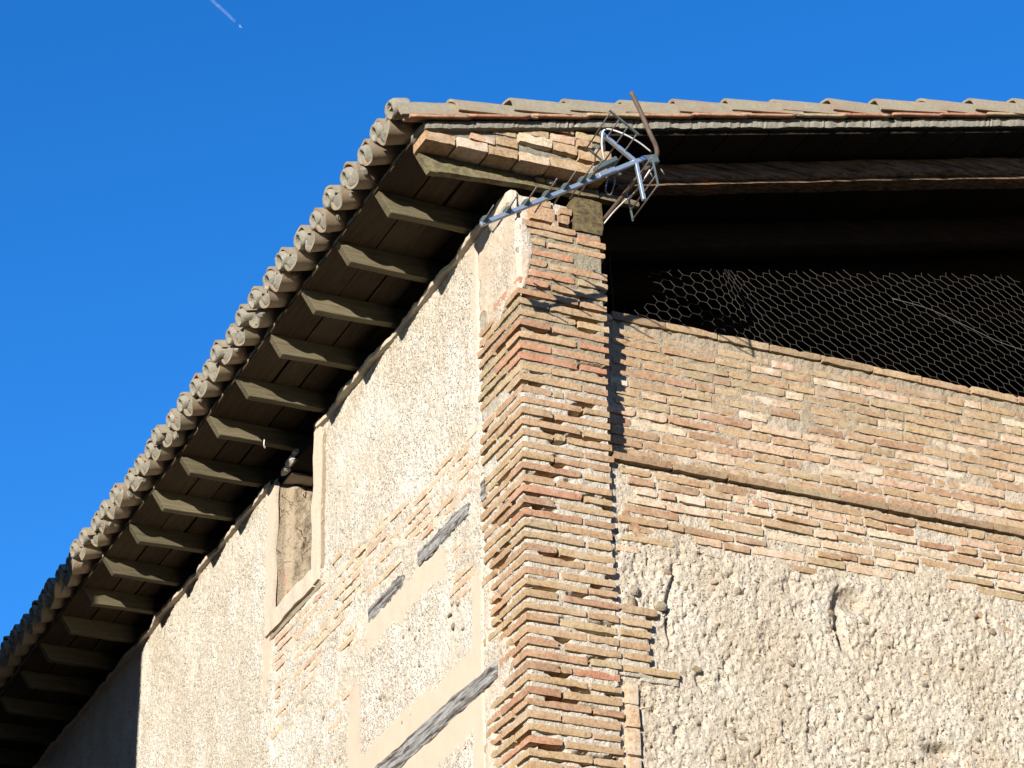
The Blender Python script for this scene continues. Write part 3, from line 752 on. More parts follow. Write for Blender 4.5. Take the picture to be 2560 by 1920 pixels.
# ---- gable wall, lower part: rammed earth, Y = 0.03
def band_bottom(x):
    return 7.10 + 0.06 * np.sin(3.1 * x + 0.4) + 0.07 * fbm(x, x * 0, 3.2, 3, 171) - 0.10 * sstep(2.2, 3.0, x)
def earth_fields(X_, Z_):
    n1 = fbm(X_, Z_, 1.7, 4, 201); n2 = fbm(X_, Z_ * 0.8, 6.5, 4, 211, 0.6); n3 = fbm(X_, Z_ * 0.95, 28, 4, 221, 0.65)
    n4 = fbm(X_, Z_ * 0.9, 55, 3, 225, 0.6)
    w, wid = worley(X_, Z_, 17, 231)
    off = 0.010 * n1 + 0.008 * n2 + 0.006 * n3 + 0.004 * n4 + 0.004 * fbm(X_, Z_, 62, 2, 229)
    off -= 0.013 * sstep(0.34, 0.55, fbm(X_, Z_ * 0.7, 15, 3, 241)) + 0.012 * sstep(0.35, 0.6, fbm(X_, Z_ * 0.7, 38, 2, 245))
    off -= 0.010 * sstep(0.38, 0.12, w) * (wid > 0.78)
    off += 0.006 * sstep(0.42, 0.1, w) * (wid < 0.15)
    # cracks and holes
    cx = 1.80 + 0.05 * np.sin(9 * Z_) + 0.03 * n2 * 2
    crack = sstep(0.055, 0.01, np.abs(X_ - cx)) * sstep(6.60, 6.72, Z_) * sstep(7.02, 6.95, Z_)
    cx2 = 0.78 + 0.03 * n2 + 0.25 * (Z_ - 6.6) * 0.3
    crack = np.maximum(crack, 0.6 * sstep(0.022, 0.003, np.abs(X_ - cx2)) * sstep(6.48, 6.6, Z_) * sstep(7.0, 6.9, Z_))
    hole_ = sstep(0.10, 0.02, np.hypot((X_ - 1.83) * 0.8, Z_ - 6.94))
    hole_ = np.maximum(hole_, sstep(0.09, 0.01, np.hypot((X_ - 2.28) * 0.7, (Z_ - 6.19) * 1.6)))
    off -= 0.05 * np.maximum(crack, hole_)
    zone = sstep(0.05, -0.05, band_bottom(X_) - Z_ + 0.03 * n2 * 2)
    off = off * (1 - zone) + zone * (-0.010 + 0.006 * n2 + 0.007 * n3 + 0.004 * n4)
    brown_tint = np.clip(np.maximum(crack, hole_) * 0.5, 0, 1) + zone * sstep(7.36, 7.5, Z_) * 0.55 * sstep(-0.4, 0.2, n2)  # browner inside cracks and holes and just below the ledge
    return off, brown_tint, zone
xs = np.arange(0.46, 3.45, 0.0078); zs = np.arange(5.5, 7.49, 0.0078)
X_, Z_ = np.meshgrid(xs, zs, indexing='ij')
off, brown_tint, zone = earth_fields(X_, Z_)
gable = link("gable_wall", grid_mesh("gable_wall", np.stack([X_, 0.03 - off, Z_], -1), {'brown_tint': brown_tint}), M_EARTH, house)
box("wall_base", 0.35, 6.0, 0.03, 0.4, 0.0, 5.55, M_PLAIN, gable)
box("wall_end", 3.4, 6.0, 0.035, 0.4, 5.55, 8.38, M_PLAIN, gable)
box("wall_core", 0.5, 3.4, 0.20, 0.45, 5.55, 8.35, M_MUD, gable)

def lay(parent, z, x0, x1, yf, kinds, lens, h=(0.035, 0.041), gap=(0.010, 0.02), skip=0.0, jit=0.003, cond=None, D=0.12, tilt=0.006):
    x = x0
    while x < x1:
        L = R.choice(lens) * R.uniform(0.94, 1.05)
        if L + x > x1 + 0.1: L = max(0.06, x1 - x)
        if R.random() >= skip and (cond is None or cond(x + L / 2, z)):
            brick(parent, x + L / 2, yf + D / 2 + R.uniform(-jit, jit), z + R.uniform(-jit, jit), L, R.uniform(*h), D, 'y', R.choice(kinds), tilt)
        x += L + R.uniform(*gap)

# ledge of darker bricks
lay(gable, 7.508, 0.505, 3.3, 0.008, 'd', (0.31, 0.30, 0.32), (0.040, 0.044), (0.004, 0.009), 0, 0.0025, None, 0.16, 0.004)
# rough brick band under the ledge
zb = 7.452; rr = 0
while zb > 6.90:
    def cnd(x, z_):
        if x < 0.62 and z_ < 7.18: return R.random() < 0.3
        return z_ > float(band_bottom(np.array([x]))[0]) + R.uniform(-0.05, 0.05)
    lay(gable, zb, 0.50 + R.uniform(0, 0.15), 3.05, 0.030 - R.uniform(0.0, 0.004), 'ttttwwwwttpt', (0.30, 0.26, 0.14, 0.17, 0.12, 0.22, 0.08), (0.031, 0.044), (0.010, 0.034), 0.10, 0.006, cnd, 0.10, 0.02)
    zb -= 0.0545; rr += 1
# odd shards set in the mortar
for x, z_, L, a, kd in ((0.60, 7.17, 0.12, 0.9, 'p'), (0.635, 7.10, 0.07, 0.7, 'p'), (2.74, 6.955, 0.13, 0.7, 'p'), (2.55, 6.985, 0.05, 0.1, 'p'), (2.62, 6.98, 0.04, 0.3, 't')):
    o = brick(gable, x, 0.075, z_, L, 0.035, 0.10, 'y', kd); o.rotation_euler[1] = a
# upright roof-tile shards filling the joint beside the pilaster
for zq, h_ in ((6.24, 0.11), (6.13, 0.12), (6.0, 0.14), (5.84, 0.17)):
    rough_box("tile_shard", 0.512, 0.585, 0.004, 0.06, zq - h_ / 2, zq + h_ / 2 - 0.004, M_BRICKW, gable, (4, 3, 6), 0.004, 0.004, int(zq * 100))

# stones
from mathutils import noise as mnoise
def stone_mesh(seed):
    bm = bmesh.new(); bmesh.ops.create_icosphere(bm, subdivisions=2, radius=0.5)
    for v in bm.verts:
        n = mnoise.noise(v.co * 1.6 + Vector((seed * 3.3, 0, seed))); v.co *= 1 + 0.35 * n
        n = mnoise.noise(v.co * 4 + Vector((seed, seed * 2, 0))); v.co *= 1 + 0.12 * n
    me = bpy.data.meshes.new("stone"); bm.to_mesh(me); bm.free(); me.materials.append(M_STONE)
    me.polygons.foreach_set('use_smooth', [R.random() < 0.6] * len(me.polygons)); return me
SM = [stone_mesh(i) for i in range(6)]
def stone(parent, x, y, z, a, b, d, rot=0.0, face='y', name="stone"):
    o = bpy.data.objects.new(name, R.choice(SM)); COL.objects.link(o); o.parent = parent
    o.location = (x, y, z); o.scale = (a, d, b) if face == 'y' else (d, a, b)
    o.rotation_euler = (0, rot, 0) if face == 'y' else (rot, 0, 0)
    return o
def on_earth(x, z):
    o, _, _ = earth_fields(np.array([x]), np.array([z])); return 0.03 - float(o[0])
stone(gable, 0.60, 0.028, 6.79, 0.055, 0.06, 0.05); stone(gable, 0.575, 0.022, 6.70, 0.05, 0.11, 0.045, 0.1)
stone(gable, 0.735, 0.028, 6.73, 0.075, 0.05, 0.05, 0.3)
for i in range(70):
    x = R.uniform(0.66, 3.0); zq = R.uniform(5.95, 6.98)
    if x < 0.9 and zq < 6.45: x += 0.4
    s_ = R.choice((0.022, 0.025, 0.03, 0.036, 0.045))
    stone(gable, x, on_earth(x, zq) + 0.001, zq, s_ * R.uniform(0.9, 1.5), s_ * R.uniform(0.6, 0.9), s_ * 0.8, R.uniform(-0.6, 0.6))
# many little pebbles: one part
def pebble_field(name, parent, n, ulo, uhi, vlo, vhi, fn, smin, smax, face, avoid=None):
    base = SM[0]; bv = []; bf = []
    bm = bmesh.new(); bmesh.ops.create_icosphere(bm, subdivisions=1, radius=0.5)
    tv = np.array([v.co[:] for v in bm.verts]); tf = np.array([[v.index for v in f.verts] for f in bm.faces]); bm.free()
    rs = np.random.RandomState(5); V = []; F = []; c = 0
    U = rs.uniform(ulo, uhi, n); Vv = rs.uniform(vlo, vhi, n); O = fn(U, Vv)
    for i in range(n):
        if avoid is not None and avoid(U[i], Vv[i]): continue
        s_ = smin + (smax - smin) * rs.rand() ** 2.5
        p = tv * (1 + 0.25 * rs.randn(len(tv), 1)) * np.array([s_ * rs.uniform(0.9, 1.6), s_ * 0.9, s_ * rs.uniform(0.6, 1.0)])
        a = rs.uniform(-0.7, 0.7); q = p.copy(); q[:, 0] = p[:, 0] * cos(a) - p[:, 2] * sin(a); q[:, 2] = p[:, 0] * sin(a) + p[:, 2] * cos(a)
        if face == 'y': q = q + np.array([U[i], O[i], Vv[i]])
        else: q = np.stack([q[:, 1] + O[i], q[:, 0] + U[i], q[:, 2] + Vv[i]], -1)
        V.append(q); F.append(tf + c); c += len(tv)
    V = np.concatenate(V); F = np.concatenate(F)
    me = pydata(name, V.tolist(), F.tolist()); link(name, me, M_PEB, parent, kind="stuff")
k = NT("pebbles"); c = k.coord('geo')
vc = k.vor(c, 30, 'F1', 1); sep = k.n("ShaderNodeSeparateColor"); k.l(vc, sep.inputs[0])
k.color(k.ramp(sep.outputs[0], [(0.0, (0.48, 0.42, 0.32)), (0.45, (0.40, 0.32, 0.22)), (0.7, (0.26, 0.22, 0.18)), (0.85, (0.42, 0.26, 0.18)), (1.0, (0.2, 0.19, 0.18))]))
k.bump(k.noise(c, 150, 3, 0.6), 0.003); M_PEB = k.m
pebble_field("pebbles", gable, 2600, 0.55, 3.4, 5.6, 7.1, lambda u, v: 0.03 - earth_fields(u, v)[0] + 0.002, 0.006, 0.020, 'y')
pebble_field("pebbles", side, 4200, 0.62, 6.6, 5.9, 8.88, lambda u, v: -side_fields(u, v)[0] + 0.001, 0.004, 0.013, 'x',
             lambda u, v: (WY0 - 0.1 < u < WY1 + 0.12 and v > WZ0 - 0.12) or float(side_fields(np.array([u]), np.array([v]))[1][0]) > 0.4)
for i in range(26):
    yq = R.uniform(0.7, 3.3); zq = R.uniform(6.55, 7.1)
    stone(side, -0.001, yq, zq, R.uniform(0.02, 0.04), R.uniform(0.018, 0.03), 0.018, R.uniform(-0.5, 0.5), 'x')

# ---- gable wall, upper infill set back, Y = 0.13
def up_fields(X_, Z_):
    n1 = fbm(X_, Z_, 4, 4, 301); n2 = fbm(X_, Z_, 18, 4, 311, 0.6); n3 = fbm(X_, Z_, 60, 3, 321)
    off = 0.001 + 0.005 * n1 + 0.009 * n2 + 0.006 * n3
    return off, sstep(-0.3, 0.4, n1 * 0.5 + (Z_ - 7.95) * 1.5) * 0.8
xs = np.arange(0.47, 3.45, 0.0078); zs = np.arange(7.44, 8.396, 0.0078)
X_, Z_ = np.meshgrid(xs, zs, indexing='ij'); off, g_ = up_fields(X_, Z_)
link("mortar_bed", grid_mesh("mortar_bed", np.stack([X_, 0.165 - off, Z_], -1), {'grey': g_}), M_MORTAR2, gable)
v = [(0.47, 0.03, 7.488), (3.45, 0.03, 7.488), (3.45, 0.16, 7.50), (0.47, 0.16, 7.50)]
box("ledge_top", 0.47, 3.45, 0.05, 0.22, 7.44, 7.497, M_MORTAR, gable)
zb = 7.562
while zb < 8.36:
    lay(gable, zb, 0.50 + R.uniform(0, 0.12), 3.25, 0.159 - R.uniform(0, 0.003), 'ttttttwwp', (0.31, 0.30, 0.29, 0.22, 0.14, 0.30, 0.17, 0.10), (0.040, 0.047), (0.007, 0.022), 0.04, 0.0042, None, 0.12, 0.007)
    zb += 0.0585
lay(gable, 8.408, 0.60, 3.3, 0.145, 'ttpd', (0.31, 0.30, 0.31), (0.040, 0.046), (0.004, 0.008), 0, 0.003, None, 0.16, 0.006)
rough_box("mortar_lump", 0.49, 0.62, 0.15, 0.29, 8.37, 8.42, M_MORTAR, gable, (5, 4, 3), 0.008, 0.012, 77)

# ---- eaves: rafters, soffit planks, mortar bed
eave = link("eaves", pydata("eaves", [(-0.56, 0.0, 9.118), (-0.56, 14.0, 9.118), (0.6, 14.0, 9.118), (0.6, 0.0, 9.118), (-0.56, 0.0, 9.135), (-0.56, 14, 9.135), (0.6, 14, 9.135), (0.6, 0, 9.135)],
             [(0, 1, 2, 3), (7, 6, 5, 4), (0, 4, 5, 1), (0, 3, 7, 4), (3, 2, 6, 7), (2, 1, 5, 6)]), M_DARK, house)  # slab coloured dark so the gaps between planks read as shade
def rafter_mesh(seed, w=0.056):
    pr = [(-0.572, 9.098), (-0.497, 8.985), (0.7, 9.000), (0.7, 9.098)]
    n = 14; V = []; F = []
    def row(y):
        b = len(V)
        for i in range(n + 1):
            t = i / n; x = -0.497 + t * 1.197; V.append((x, y, 8.985 + 0.015 * t + 0.004 * math.sin(seed * 2 + t * 8)))
        for i in range(n + 1):
            t = i / n; x = -0.572 + t * 1.272; V.append((x, y, 9.099))
        return b
    a = row(-w / 2); c = row(w / 2); m = n + 1
    for i in range(n):
        F.append((a + i, a + i + 1, a + m + i + 1, a + m + i)); F.append((c + i + 1, c + i, c + m + i, c + m + i + 1))
        F.append((c + i, c + i + 1, a + i + 1, a + i))
    F.append((a, a + m, c + m, c)); F.append((a + n, c + n, c + m + n, a + m + n))
    me = pydata("rafter", V, F)
    bm = bmesh.new(); bm.from_mesh(me); bm.edges.ensure_lookup_table()
    es = [e for e in bm.edges if len(e.link_faces) == 2 and e.calc_face_angle(0) > 0.6 and e.calc_length() > 0.02]
    bmesh.ops.bevel(bm, geom=es, offset=0.003, segments=1, affect='EDGES')
    bm.to_mesh(me); bm.free(); me.materials.append(M_RAFTER); return me
RM = [rafter_mesh(i) for i in range(5)]
ry = [0.555 + 0.5535 * i for i in range(24)]
for i, y in enumerate(ry):
    o = bpy.data.objects.new("rafter", RM[i % 5]); COL.objects.link(o); o.parent = eave
    o.location = (R.uniform(-0.006, 0.006), y + R.uniform(-0.008, 0.008), R.uniform(-0.003, 0.003)); o.rotation_euler = (0, 0, R.uniform(-0.03, 0.03))
prev = 0.03
for i, y in enumerate(ry):
    xs_ = [-0.583, -0.362, -0.192, -0.02, 0.3]
    for j in range(4):
        a, b = xs_[j], xs_[j + 1]
        if j < 3: a += R.uniform(-0.006, 0.006) if j else 0; b += R.uniform(-0.006, 0.006)
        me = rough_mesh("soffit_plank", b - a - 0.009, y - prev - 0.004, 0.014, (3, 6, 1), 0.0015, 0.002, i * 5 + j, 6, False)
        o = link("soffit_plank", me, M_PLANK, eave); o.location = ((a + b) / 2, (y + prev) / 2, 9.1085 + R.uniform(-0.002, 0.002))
    prev = y
# gable-end board: mossy, cracked, slightly bowed
def fsh(x, y, z):
    t = min(1.0, (x + 0.55) / 0.57); u_ = max(0.0, x - 0.02)
    k_ = (z - 8.937) / 0.108
    zb_ = 8.937 + 0.050 * t + 0.045 * u_; zt_ = 9.058 + 0.004 * t - 0.01 * u_
    z2 = zb_ + (zt_ - zb_) * k_ + 0.0015 * math.sin(31 * x) + (0.003 * math.sin(23 * x + 1) if k_ > 0.7 else 0)
    if x < -0.49: x += 0.075 * max(0, 1 - k_)
    return (x, y, z2)
rough_box("gable_board", -0.562, 0.48, 0.0, 0.05, 8.937, 9.045, M_FASCIA, eave, (40, 2, 5), 0.0016, 0.003, 21, fsh, 18)
rough_box("gable_board", 0.484, 0.70, 0.006, 0.056, 8.945, 9.035, M_FASCIA, eave, (12, 2, 4), 0.003, 0.005, 22, fsh, 18)
rough_box("worn_board_end", 0.58, 0.715, -0.012, 0.03, 9.005, 9.04, M_FASCIA, eave, (8, 2, 2), 0.006, 0.008, 25, None, 18)
box("wall_plate", 0.02, 0.24, 0.3, 14.0, 8.94, 8.984, M_DARKWOOD, eave, 0.006)
box("blocking", 0.14, 0.18, 0.3, 14.0, 8.985, 9.10, M_DARKWOOD, eave)
# stray lime flakes on the plate over the window, and a small hook under a rafter
for y0, y1, z0, z1, x0, sd_ in ((3.30, 3.375, 8.965, 9.02, -0.012, 1), (3.36, 3.50, 8.935, 8.985, -0.016, 2), (3.47, 3.585, 8.925, 8.962, -0.012, 3)):
    rough_box("lime_flake", x0, 0.03, y0, y1, z0, z1, M_FLAKE, eave, (2, 5, 4), 0.008, 0.014, sd_ * 7, None, 20)
tube("hook", [(-0.231, 3.248, 8.982), (-0.232, 3.25, 8.955), (-0.225, 3.262, 8.94), (-0.215, 3.28, 8.942), (-0.212, 3.287, 8.955)], 0.0035, M_WHITE, eave, 6, sub=3)

# mortar bed below the tiles with a ragged edge on the gable
def bedmesh():
    xs_ = np.arange(-0.56, 6.01, 0.012); n = len(xs_)
    a = fbm(xs_, xs_ * 0, 8, 5, 401, 0.75); b = fbm(xs_, xs_ * 0 + 5, 22, 4, 402, 0.7) * np.clip(0.5 + 1.2 * fbm(xs_, xs_ * 0 + 8, 2.5, 2, 403), 0.15, 1.2)
    bb = 9.089 + TP * (xs_ + 0.585) + 0.011 * a + 0.011 * b + np.where(xs_ > 0.55, 0.0, 0.012)
    tt = 9.089 + TP * (xs_ + 0.585) + 0.052 + 0.005 * a
    yy_ = -0.12 + 0.012 * b + 0.006 * fbm(xs_, xs_ * 0 + 9, 70, 2, 404)
    prof = [(14.0, 0, 0), (0.05, 0, 0), (-0.10, 0, 0), (1, 0, 1), (1, 0.5, 2), (1, 1, 3), (0.0, 1, 4), (14.0, 1, 4)]
    P = np.zeros((n, len(prof), 3))
    base = 9.095 + TP * (xs_ + 0.585)
    for j in range(len(prof)):
        P[:, j, 0] = xs_
    P[:, 0, 1] = 14.0; P[:, 1, 1] = 0.05; P[:, 2, 1] = -0.10 + 0.004 * a; P[:, 3, 1] = yy_; P[:, 4, 1] = yy_ - 0.004 + 0.006 * a; P[:, 5, 1] = yy_; P[:, 6, 1] = 0.0; P[:, 7, 1] = 14.0
    P[:, 0, 2] = base + 0.01; P[:, 1, 2] = base + 0.01; P[:, 2, 2] = base + 0.004; P[:, 3, 2] = bb; P[:, 4, 2] = (bb + tt) / 2 + 0.003 * b; P[:, 5, 2] = tt; P[:, 6, 2] = tt; P[:, 7, 2] = tt
    me_ = grid_mesh("mortar_bed", P); me_.set_sharp_from_angle(angle=radians(35)); return me_
roof = link("roof", bedmesh(), M_PLUG, house)
v, f = box_vf(0, 1, 0, 1, 0, 1)
# closing strip along the eave edge of the bed
ys_ = np.arange(-0.12, 14, 0.015); n = len(ys_)
a = fbm(ys_, ys_ * 0, 9, 4, 411, 0.65); b = fbm(ys_, ys_ * 0 + 5, 30, 3, 412)
prof = [(-0.575, 9.112), (-0.588, 9.116), (-0.596, 9.13), (-0.60, 9.145), (-0.58, 9.17)]
P = np.zeros((n, len(prof), 3))
for j, (px, pz) in enumerate(prof):
    P[:, j, 0] = px + 0.03 - (0.012 * a + 0.006 * b) * (0 if j < 1 else 1); P[:, j, 1] = ys_; P[:, j, 2] = pz + 0.004 * b * (j > 0)
link("eave_mortar", grid_mesh("eave_mortar", P, flip=False), M_PLUG, roof)
# boards under the roof seen from the loft opening
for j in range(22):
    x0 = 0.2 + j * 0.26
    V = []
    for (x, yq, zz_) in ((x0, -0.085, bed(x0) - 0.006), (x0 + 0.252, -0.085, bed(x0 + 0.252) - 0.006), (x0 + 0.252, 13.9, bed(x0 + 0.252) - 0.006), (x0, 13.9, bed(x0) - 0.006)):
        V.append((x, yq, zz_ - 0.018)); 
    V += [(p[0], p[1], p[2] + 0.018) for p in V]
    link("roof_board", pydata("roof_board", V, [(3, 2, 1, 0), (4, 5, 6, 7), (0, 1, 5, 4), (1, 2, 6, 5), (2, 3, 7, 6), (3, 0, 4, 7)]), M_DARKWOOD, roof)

# brick wedge between the gable board and the verge
wedge = link("verge_brickwork", rough_mesh("verge_brickwork", 1.0, 0.10, 0.11, (10, 2, 4), 0.006, 0.01, 50), M_PLUG, house)
for v_ in wedge.data.vertices:
    x = v_.co.x * 1.0
    v_.co = (x * 1.04 - 0.03, v_.co.y - 0.035, 9.105 + (v_.co.z + 0.055) * (0.55 + 1.9 * (x + 0.5)))
for i, (x0, x1, z0, z1) in enumerate(((-0.565, -0.395, 9.040, 9.098), (-0.388, -0.215, 9.042, 9.10), (-0.208, -0.045, 9.042, 9.098), (-0.036, 0.135, 9.046, 9.10), (0.142, 0.40, 9.055, 9.115))):
    o = brick(wedge, (x0 + x1) / 2, -0.045, (z0 + z1) / 2, x1 - x0, z1 - z0, 0.16, 'y', 'w' if i in (1, 3) else 't', 0.01)
    o.rotation_euler[1] = -0.02
for (x0, x1, z0, z1, kd) in ((-0.03, 0.16, 9.165, 9.222, 'w'), (0.165, 0.30, 9.16, 9.215, 't'), (0.31, 0.40, 9.14, 9.20, 't'), (0.31, 0.39, 9.225, 9.27, 't'), (0.405, 0.47, 9.06, 9.13, 't'), (0.41, 0.50, 9.15, 9.23, 't')):
    brick(wedge, (x0 + x1) / 2, -0.055, (z0 + z1) / 2, x1 - x0, z1 - z0, 0.13, 'y', kd, 0.015)
for (x0, x1, z0, z1, kd) in ((-0.30, -0.16, 9.125, 9.165, 'w'), (-0.15, -0.03, 9.13, 9.18, 't'), (-0.17, -0.04, 9.195, 9.225, 't'), (0.00, 0.15, 9.238, 9.285, 't'), (0.16, 0.30, 9.235, 9.285, 'w'), (0.31, 0.45, 9.285, 9.33, 't'), (0.12, 0.30, 9.30, 9.34, 't')):
    brick(wedge, (x0 + x1) / 2, -0.045, (z0 + z1) / 2, x1 - x0, z1 - z0, 0.10, 'y', kd, 0.02)
for x, zq in ((0.13, 9.045), (0.19, 9.043), (0.29, 9.045)):
    stone(wedge, x, -0.01, zq - 0.012, 0.06, 0.03, 0.04, 0.1, name="mortar_crumb")

# ---- tiles
def tile_mesh(name, r0, r1, L, thick, seed, up=True, a0=-86, a1=86, na=12, nl=5):
    """half-barrel tile, local +x up the slope from its lower end at x=0"""
    V = []; F = []; lic = []
    rs = random.Random(seed)
    ph = rs.uniform(0, 6); 
    for layer in (0, 1):
        for i in range(nl + 1):
            t = i / nl; r = r0 + (r1 - r0) * t + (thick if layer else 0)
            for j in range(na + 1):
                a = radians(a0 + (a1 - a0) * j / na)
                rr_ = r * (1 + 0.025 * sin(2 * a + ph) + 0.012 * sin(5 * a + ph * 2))
                x = t * L + (0.006 * sin(3 * a + ph) if i == 0 else 0)
                y = rr_ * sin(a); z = rr_ * cos(a)
                if not up: z = -z + r0 + thick
                V.append((x, y, z)); lic.append(1.0 if ((layer == 1) == up) and 0 < j < na else (0.25 if up else 0.75))
    m = na + 1; o = (nl + 1) * m
    for i in range(nl):
        for j in range(na):
            q = (i * m + j, i * m + j + 1, (i + 1) * m + j + 1, (i + 1) * m + j)
            F.append(q); F.append(tuple(o + k_ for k_ in reversed(q)))
    for j in range(na):
        F.append((j, o + j, o + j + 1, j + 1)); e = nl * m; F.append((e + j, e + j + 1, o + e + j + 1, o + e + j))
    for i in range(nl):
        F.append((i * m, (i + 1) * m, o + (i + 1) * m, o + i * m)); F.append((i * m + na, o + i * m + na, o + (i + 1) * m + na, (i + 1) * m + na))
    me = pydata(name, V, F, True)
    at = me.attributes.new('lichen', 'FLOAT', 'POINT'); at.data.foreach_set('value', lic)
    me.materials.append(M_TILE)
    try: me.set_sharp_from_angle(angle=radians(50))
    except Exception: pass
    return me
COV = [tile_mesh("cover_tile", 0.078, 0.064, 0.46, 0.014, i, True) for i in range(6)]
VER = []
for i in range(6):
    me = tile_mesh("verge_tile", 0.084, 0.072, 0.46, 0.014, 60 + i, True, -86, 86, 12, 6)
    # mortar-bedded outer flank: pull the outer edge straight down
    for v_ in me.vertices:
        if v_.co.z < 0.035 and v_.co.y < 0: v_.co.z -= 0.022; v_.co.y -= 0.003
        v_.co += Vector((0, 1, 1)) * 0.003 * math.sin(v_.co.x * 47 + i) + Vector((0, 0.6, 1)) * 0.003 * math.sin(v_.co.x * 90 + v_.co.z * 60 + i)
    for a_ in me.attributes['lichen'].data: a_.value = max(a_.value, 0.72)
    VER.append(me)
CHA = [tile_mesh("channel_tile", 0.078, 0.066, 0.46, 0.014, 20 + i, False) for i in range(6)]
def plug_mesh(seed):
    rs = random.Random(seed)
    outer = [(0.075 * sin(radians(a)), 0.088 + 0.075 * cos(radians(a))) for a in range(-90, 91, 15)]
    low = [(0.05, 0.072), (0.03, 0.064), (0.0, 0.060), (-0.03, 0.064), (-0.05, 0.072)]
    outer += low
    hr = rs.uniform(0.018, 0.027); hy = rs.uniform(-0.012, 0.012); hz = rs.uniform(0.096, 0.108); hh_ = hr * rs.uniform(1.5, 2.0)
    n = len(outer); V = []; F = []
    inner = []
    for (y, z) in outer:
        a = math.atan2(y, z - 0.10); inner.append((hy + hr * sin(a), hz + hh_ * cos(a)))
    mid = [((a[0] + b[0]) / 2, (a[1] + b[1]) / 2) for a, b in zip(outer, inner)]
    for ring, x in ((outer, 0.09), (outer, 0.02), (mid, -0.002), (inner, 0.006), (inner, 0.09)):
        for (y, z) in ring: V.append((x + rs.uniform(-0.003, 0.003), y + rs.uniform(-0.002, 0.002), z + rs.uniform(-0.002, 0.002)))
    for r_ in range(4):
        for i in range(n):
            j = (i + 1) % n; F.append((r_ * n + i, r_ * n + j, (r_ + 1) * n + j, (r_ + 1) * n + i))
    F.append(tuple(4 * n + i for i in range(n)))
    me = pydata("eave_plug", V, F, True); me.materials.append(M_PLUG); return me
def channel_plug(seed):
    rs = random.Random(seed * 3 + 1); n = 12; V = []; F = []
    ring = [(0.079 * sin(radians(a)), 0.092 - 0.079 * cos(radians(a))) for a in np.linspace(-84, 84, n)]
    ring += [(0.05, 0.088 + rs.uniform(-0.01, 0.012)), (0.015, 0.092 + rs.uniform(-0.012, 0.012)), (-0.02, 0.090 + rs.uniform(-0.012, 0.012)), (-0.055, 0.088 + rs.uniform(-0.01, 0.012))]
    m = len(ring)
    for k_, x in ((1.0, 0.08), (1.0, 0.012), (0.86, 0.002 + rs.uniform(0, 0.006)), (0.45, rs.uniform(-0.006, 0.006))):
        for (y, z) in ring: V.append((x + rs.uniform(-0.004, 0.004), y * k_, 0.055 + (z - 0.055) * k_))
    for r_ in range(3):
        for i in range(m):
            j = (i + 1) % m; F.append((r_ * m + i, r_ * m + j, (r_ + 1) * m + j, (r_ + 1) * m + i))
    F.append(tuple(3 * m + i for i in range(m)))
    me = pydata("eave_plug", V, F, True); me.set_sharp_from_angle(angle=radians(45)); me.materials.append(M_PLUG); return me
CPL = [channel_plug(i) for i in range(7)]
PLG = [plug_mesh(i) for i in range(7)]
def place_tile(me, name, xe, y, lift=0.0, rz=0.0, rx=0.0, parent=None, pitch=radians(14.8), zoff=0.0):
    o = bpy.data.objects.new(name, me); COL.objects.link(o); o.parent = parent or roof
    o.location = (xe, y, bed(xe) + zoff); o.rotation_euler = (rx, -(pitch + lift), rz); return o
TS = 0.2325
NT_ = 58
for i in range(NT_):
    yc_ = -0.060 + TS * i                      # cover tile centre
    xe = -0.700 + R.uniform(-0.020, 0.022)
    if i == 0:
        place_tile(VER[0], "verge_tile", xe, yc_, -0.02, 0, 0, None, zoff=0.095)
    else: place_tile(R.choice(COV), "cover_tile", xe, yc_ + R.uniform(-0.006, 0.006), 0.0, R.uniform(-0.07, 0.07), R.uniform(-0.09, 0.09), None, zoff=0.150 + R.uniform(-0.012, 0.012))
    o = place_tile(R.choice(PLG), "eave_plug", xe + 0.004, yc_, 0.03, zoff=0.052)
    if True:
        yk = yc_ + TS / 2 + R.uniform(-0.006, 0.006)
        xk = -0.682 + R.uniform(-0.025, 0.02); lk = -0.01 + R.uniform(-0.01, 0.01); zk = R.uniform(-0.08, 0.08); rk = R.uniform(-0.18, 0.18); ok_ = 0.046 + R.uniform(-0.004, 0.004)
        place_tile(R.choice(CHA), "channel_tile", xk, yk, lk, zk, rk, None, zoff=ok_)
        place_tile(R.choice(CPL), "eave_plug", xk + 0.004, yk, lk, zk, rk, None, zoff=ok_)
for i in range(40):
    me = rough_mesh("mortar_lump", R.uniform(0.03, 0.06), R.uniform(0.04, 0.08), R.uniform(0.025, 0.05), (4, 4, 4), 0.008, 0.012, 90 + i % 9, 16, False); me.materials.append(M_PLUG)
    o = bpy.data.objects.new("mortar_lump", me); COL.objects.link(o); o.parent = roof
    sd_ = R.choice((-1, 1)); o.location = (-0.655 + R.uniform(-0.015, 0.02), -0.060 + TS * i + sd_ * 0.055, bed(-0.66) + R.uniform(0.085, 0.125)); o.rotation_euler = (R.uniform(0, 3), R.uniform(-0.4, 0.4), R.uniform(-0.5, 0.5))
# verge: lapped cover tiles climbing the gable edge
xv = -0.715 + 0.34
for i in range(1, 19):
    xx = -0.715 + i * 0.335 * CP + R.uniform(-0.012, 0.012)
    place_tile(R.choice(VER), "verge_tile", xx, -0.062 + R.uniform(-0.005, 0.005), -0.068 + R.uniform(-0.02, 0.015), R.uniform(-0.03, 0.03), R.uniform(-0.04, 0.04), None, zoff=0.108 + R.uniform(-0.004, 0.004))
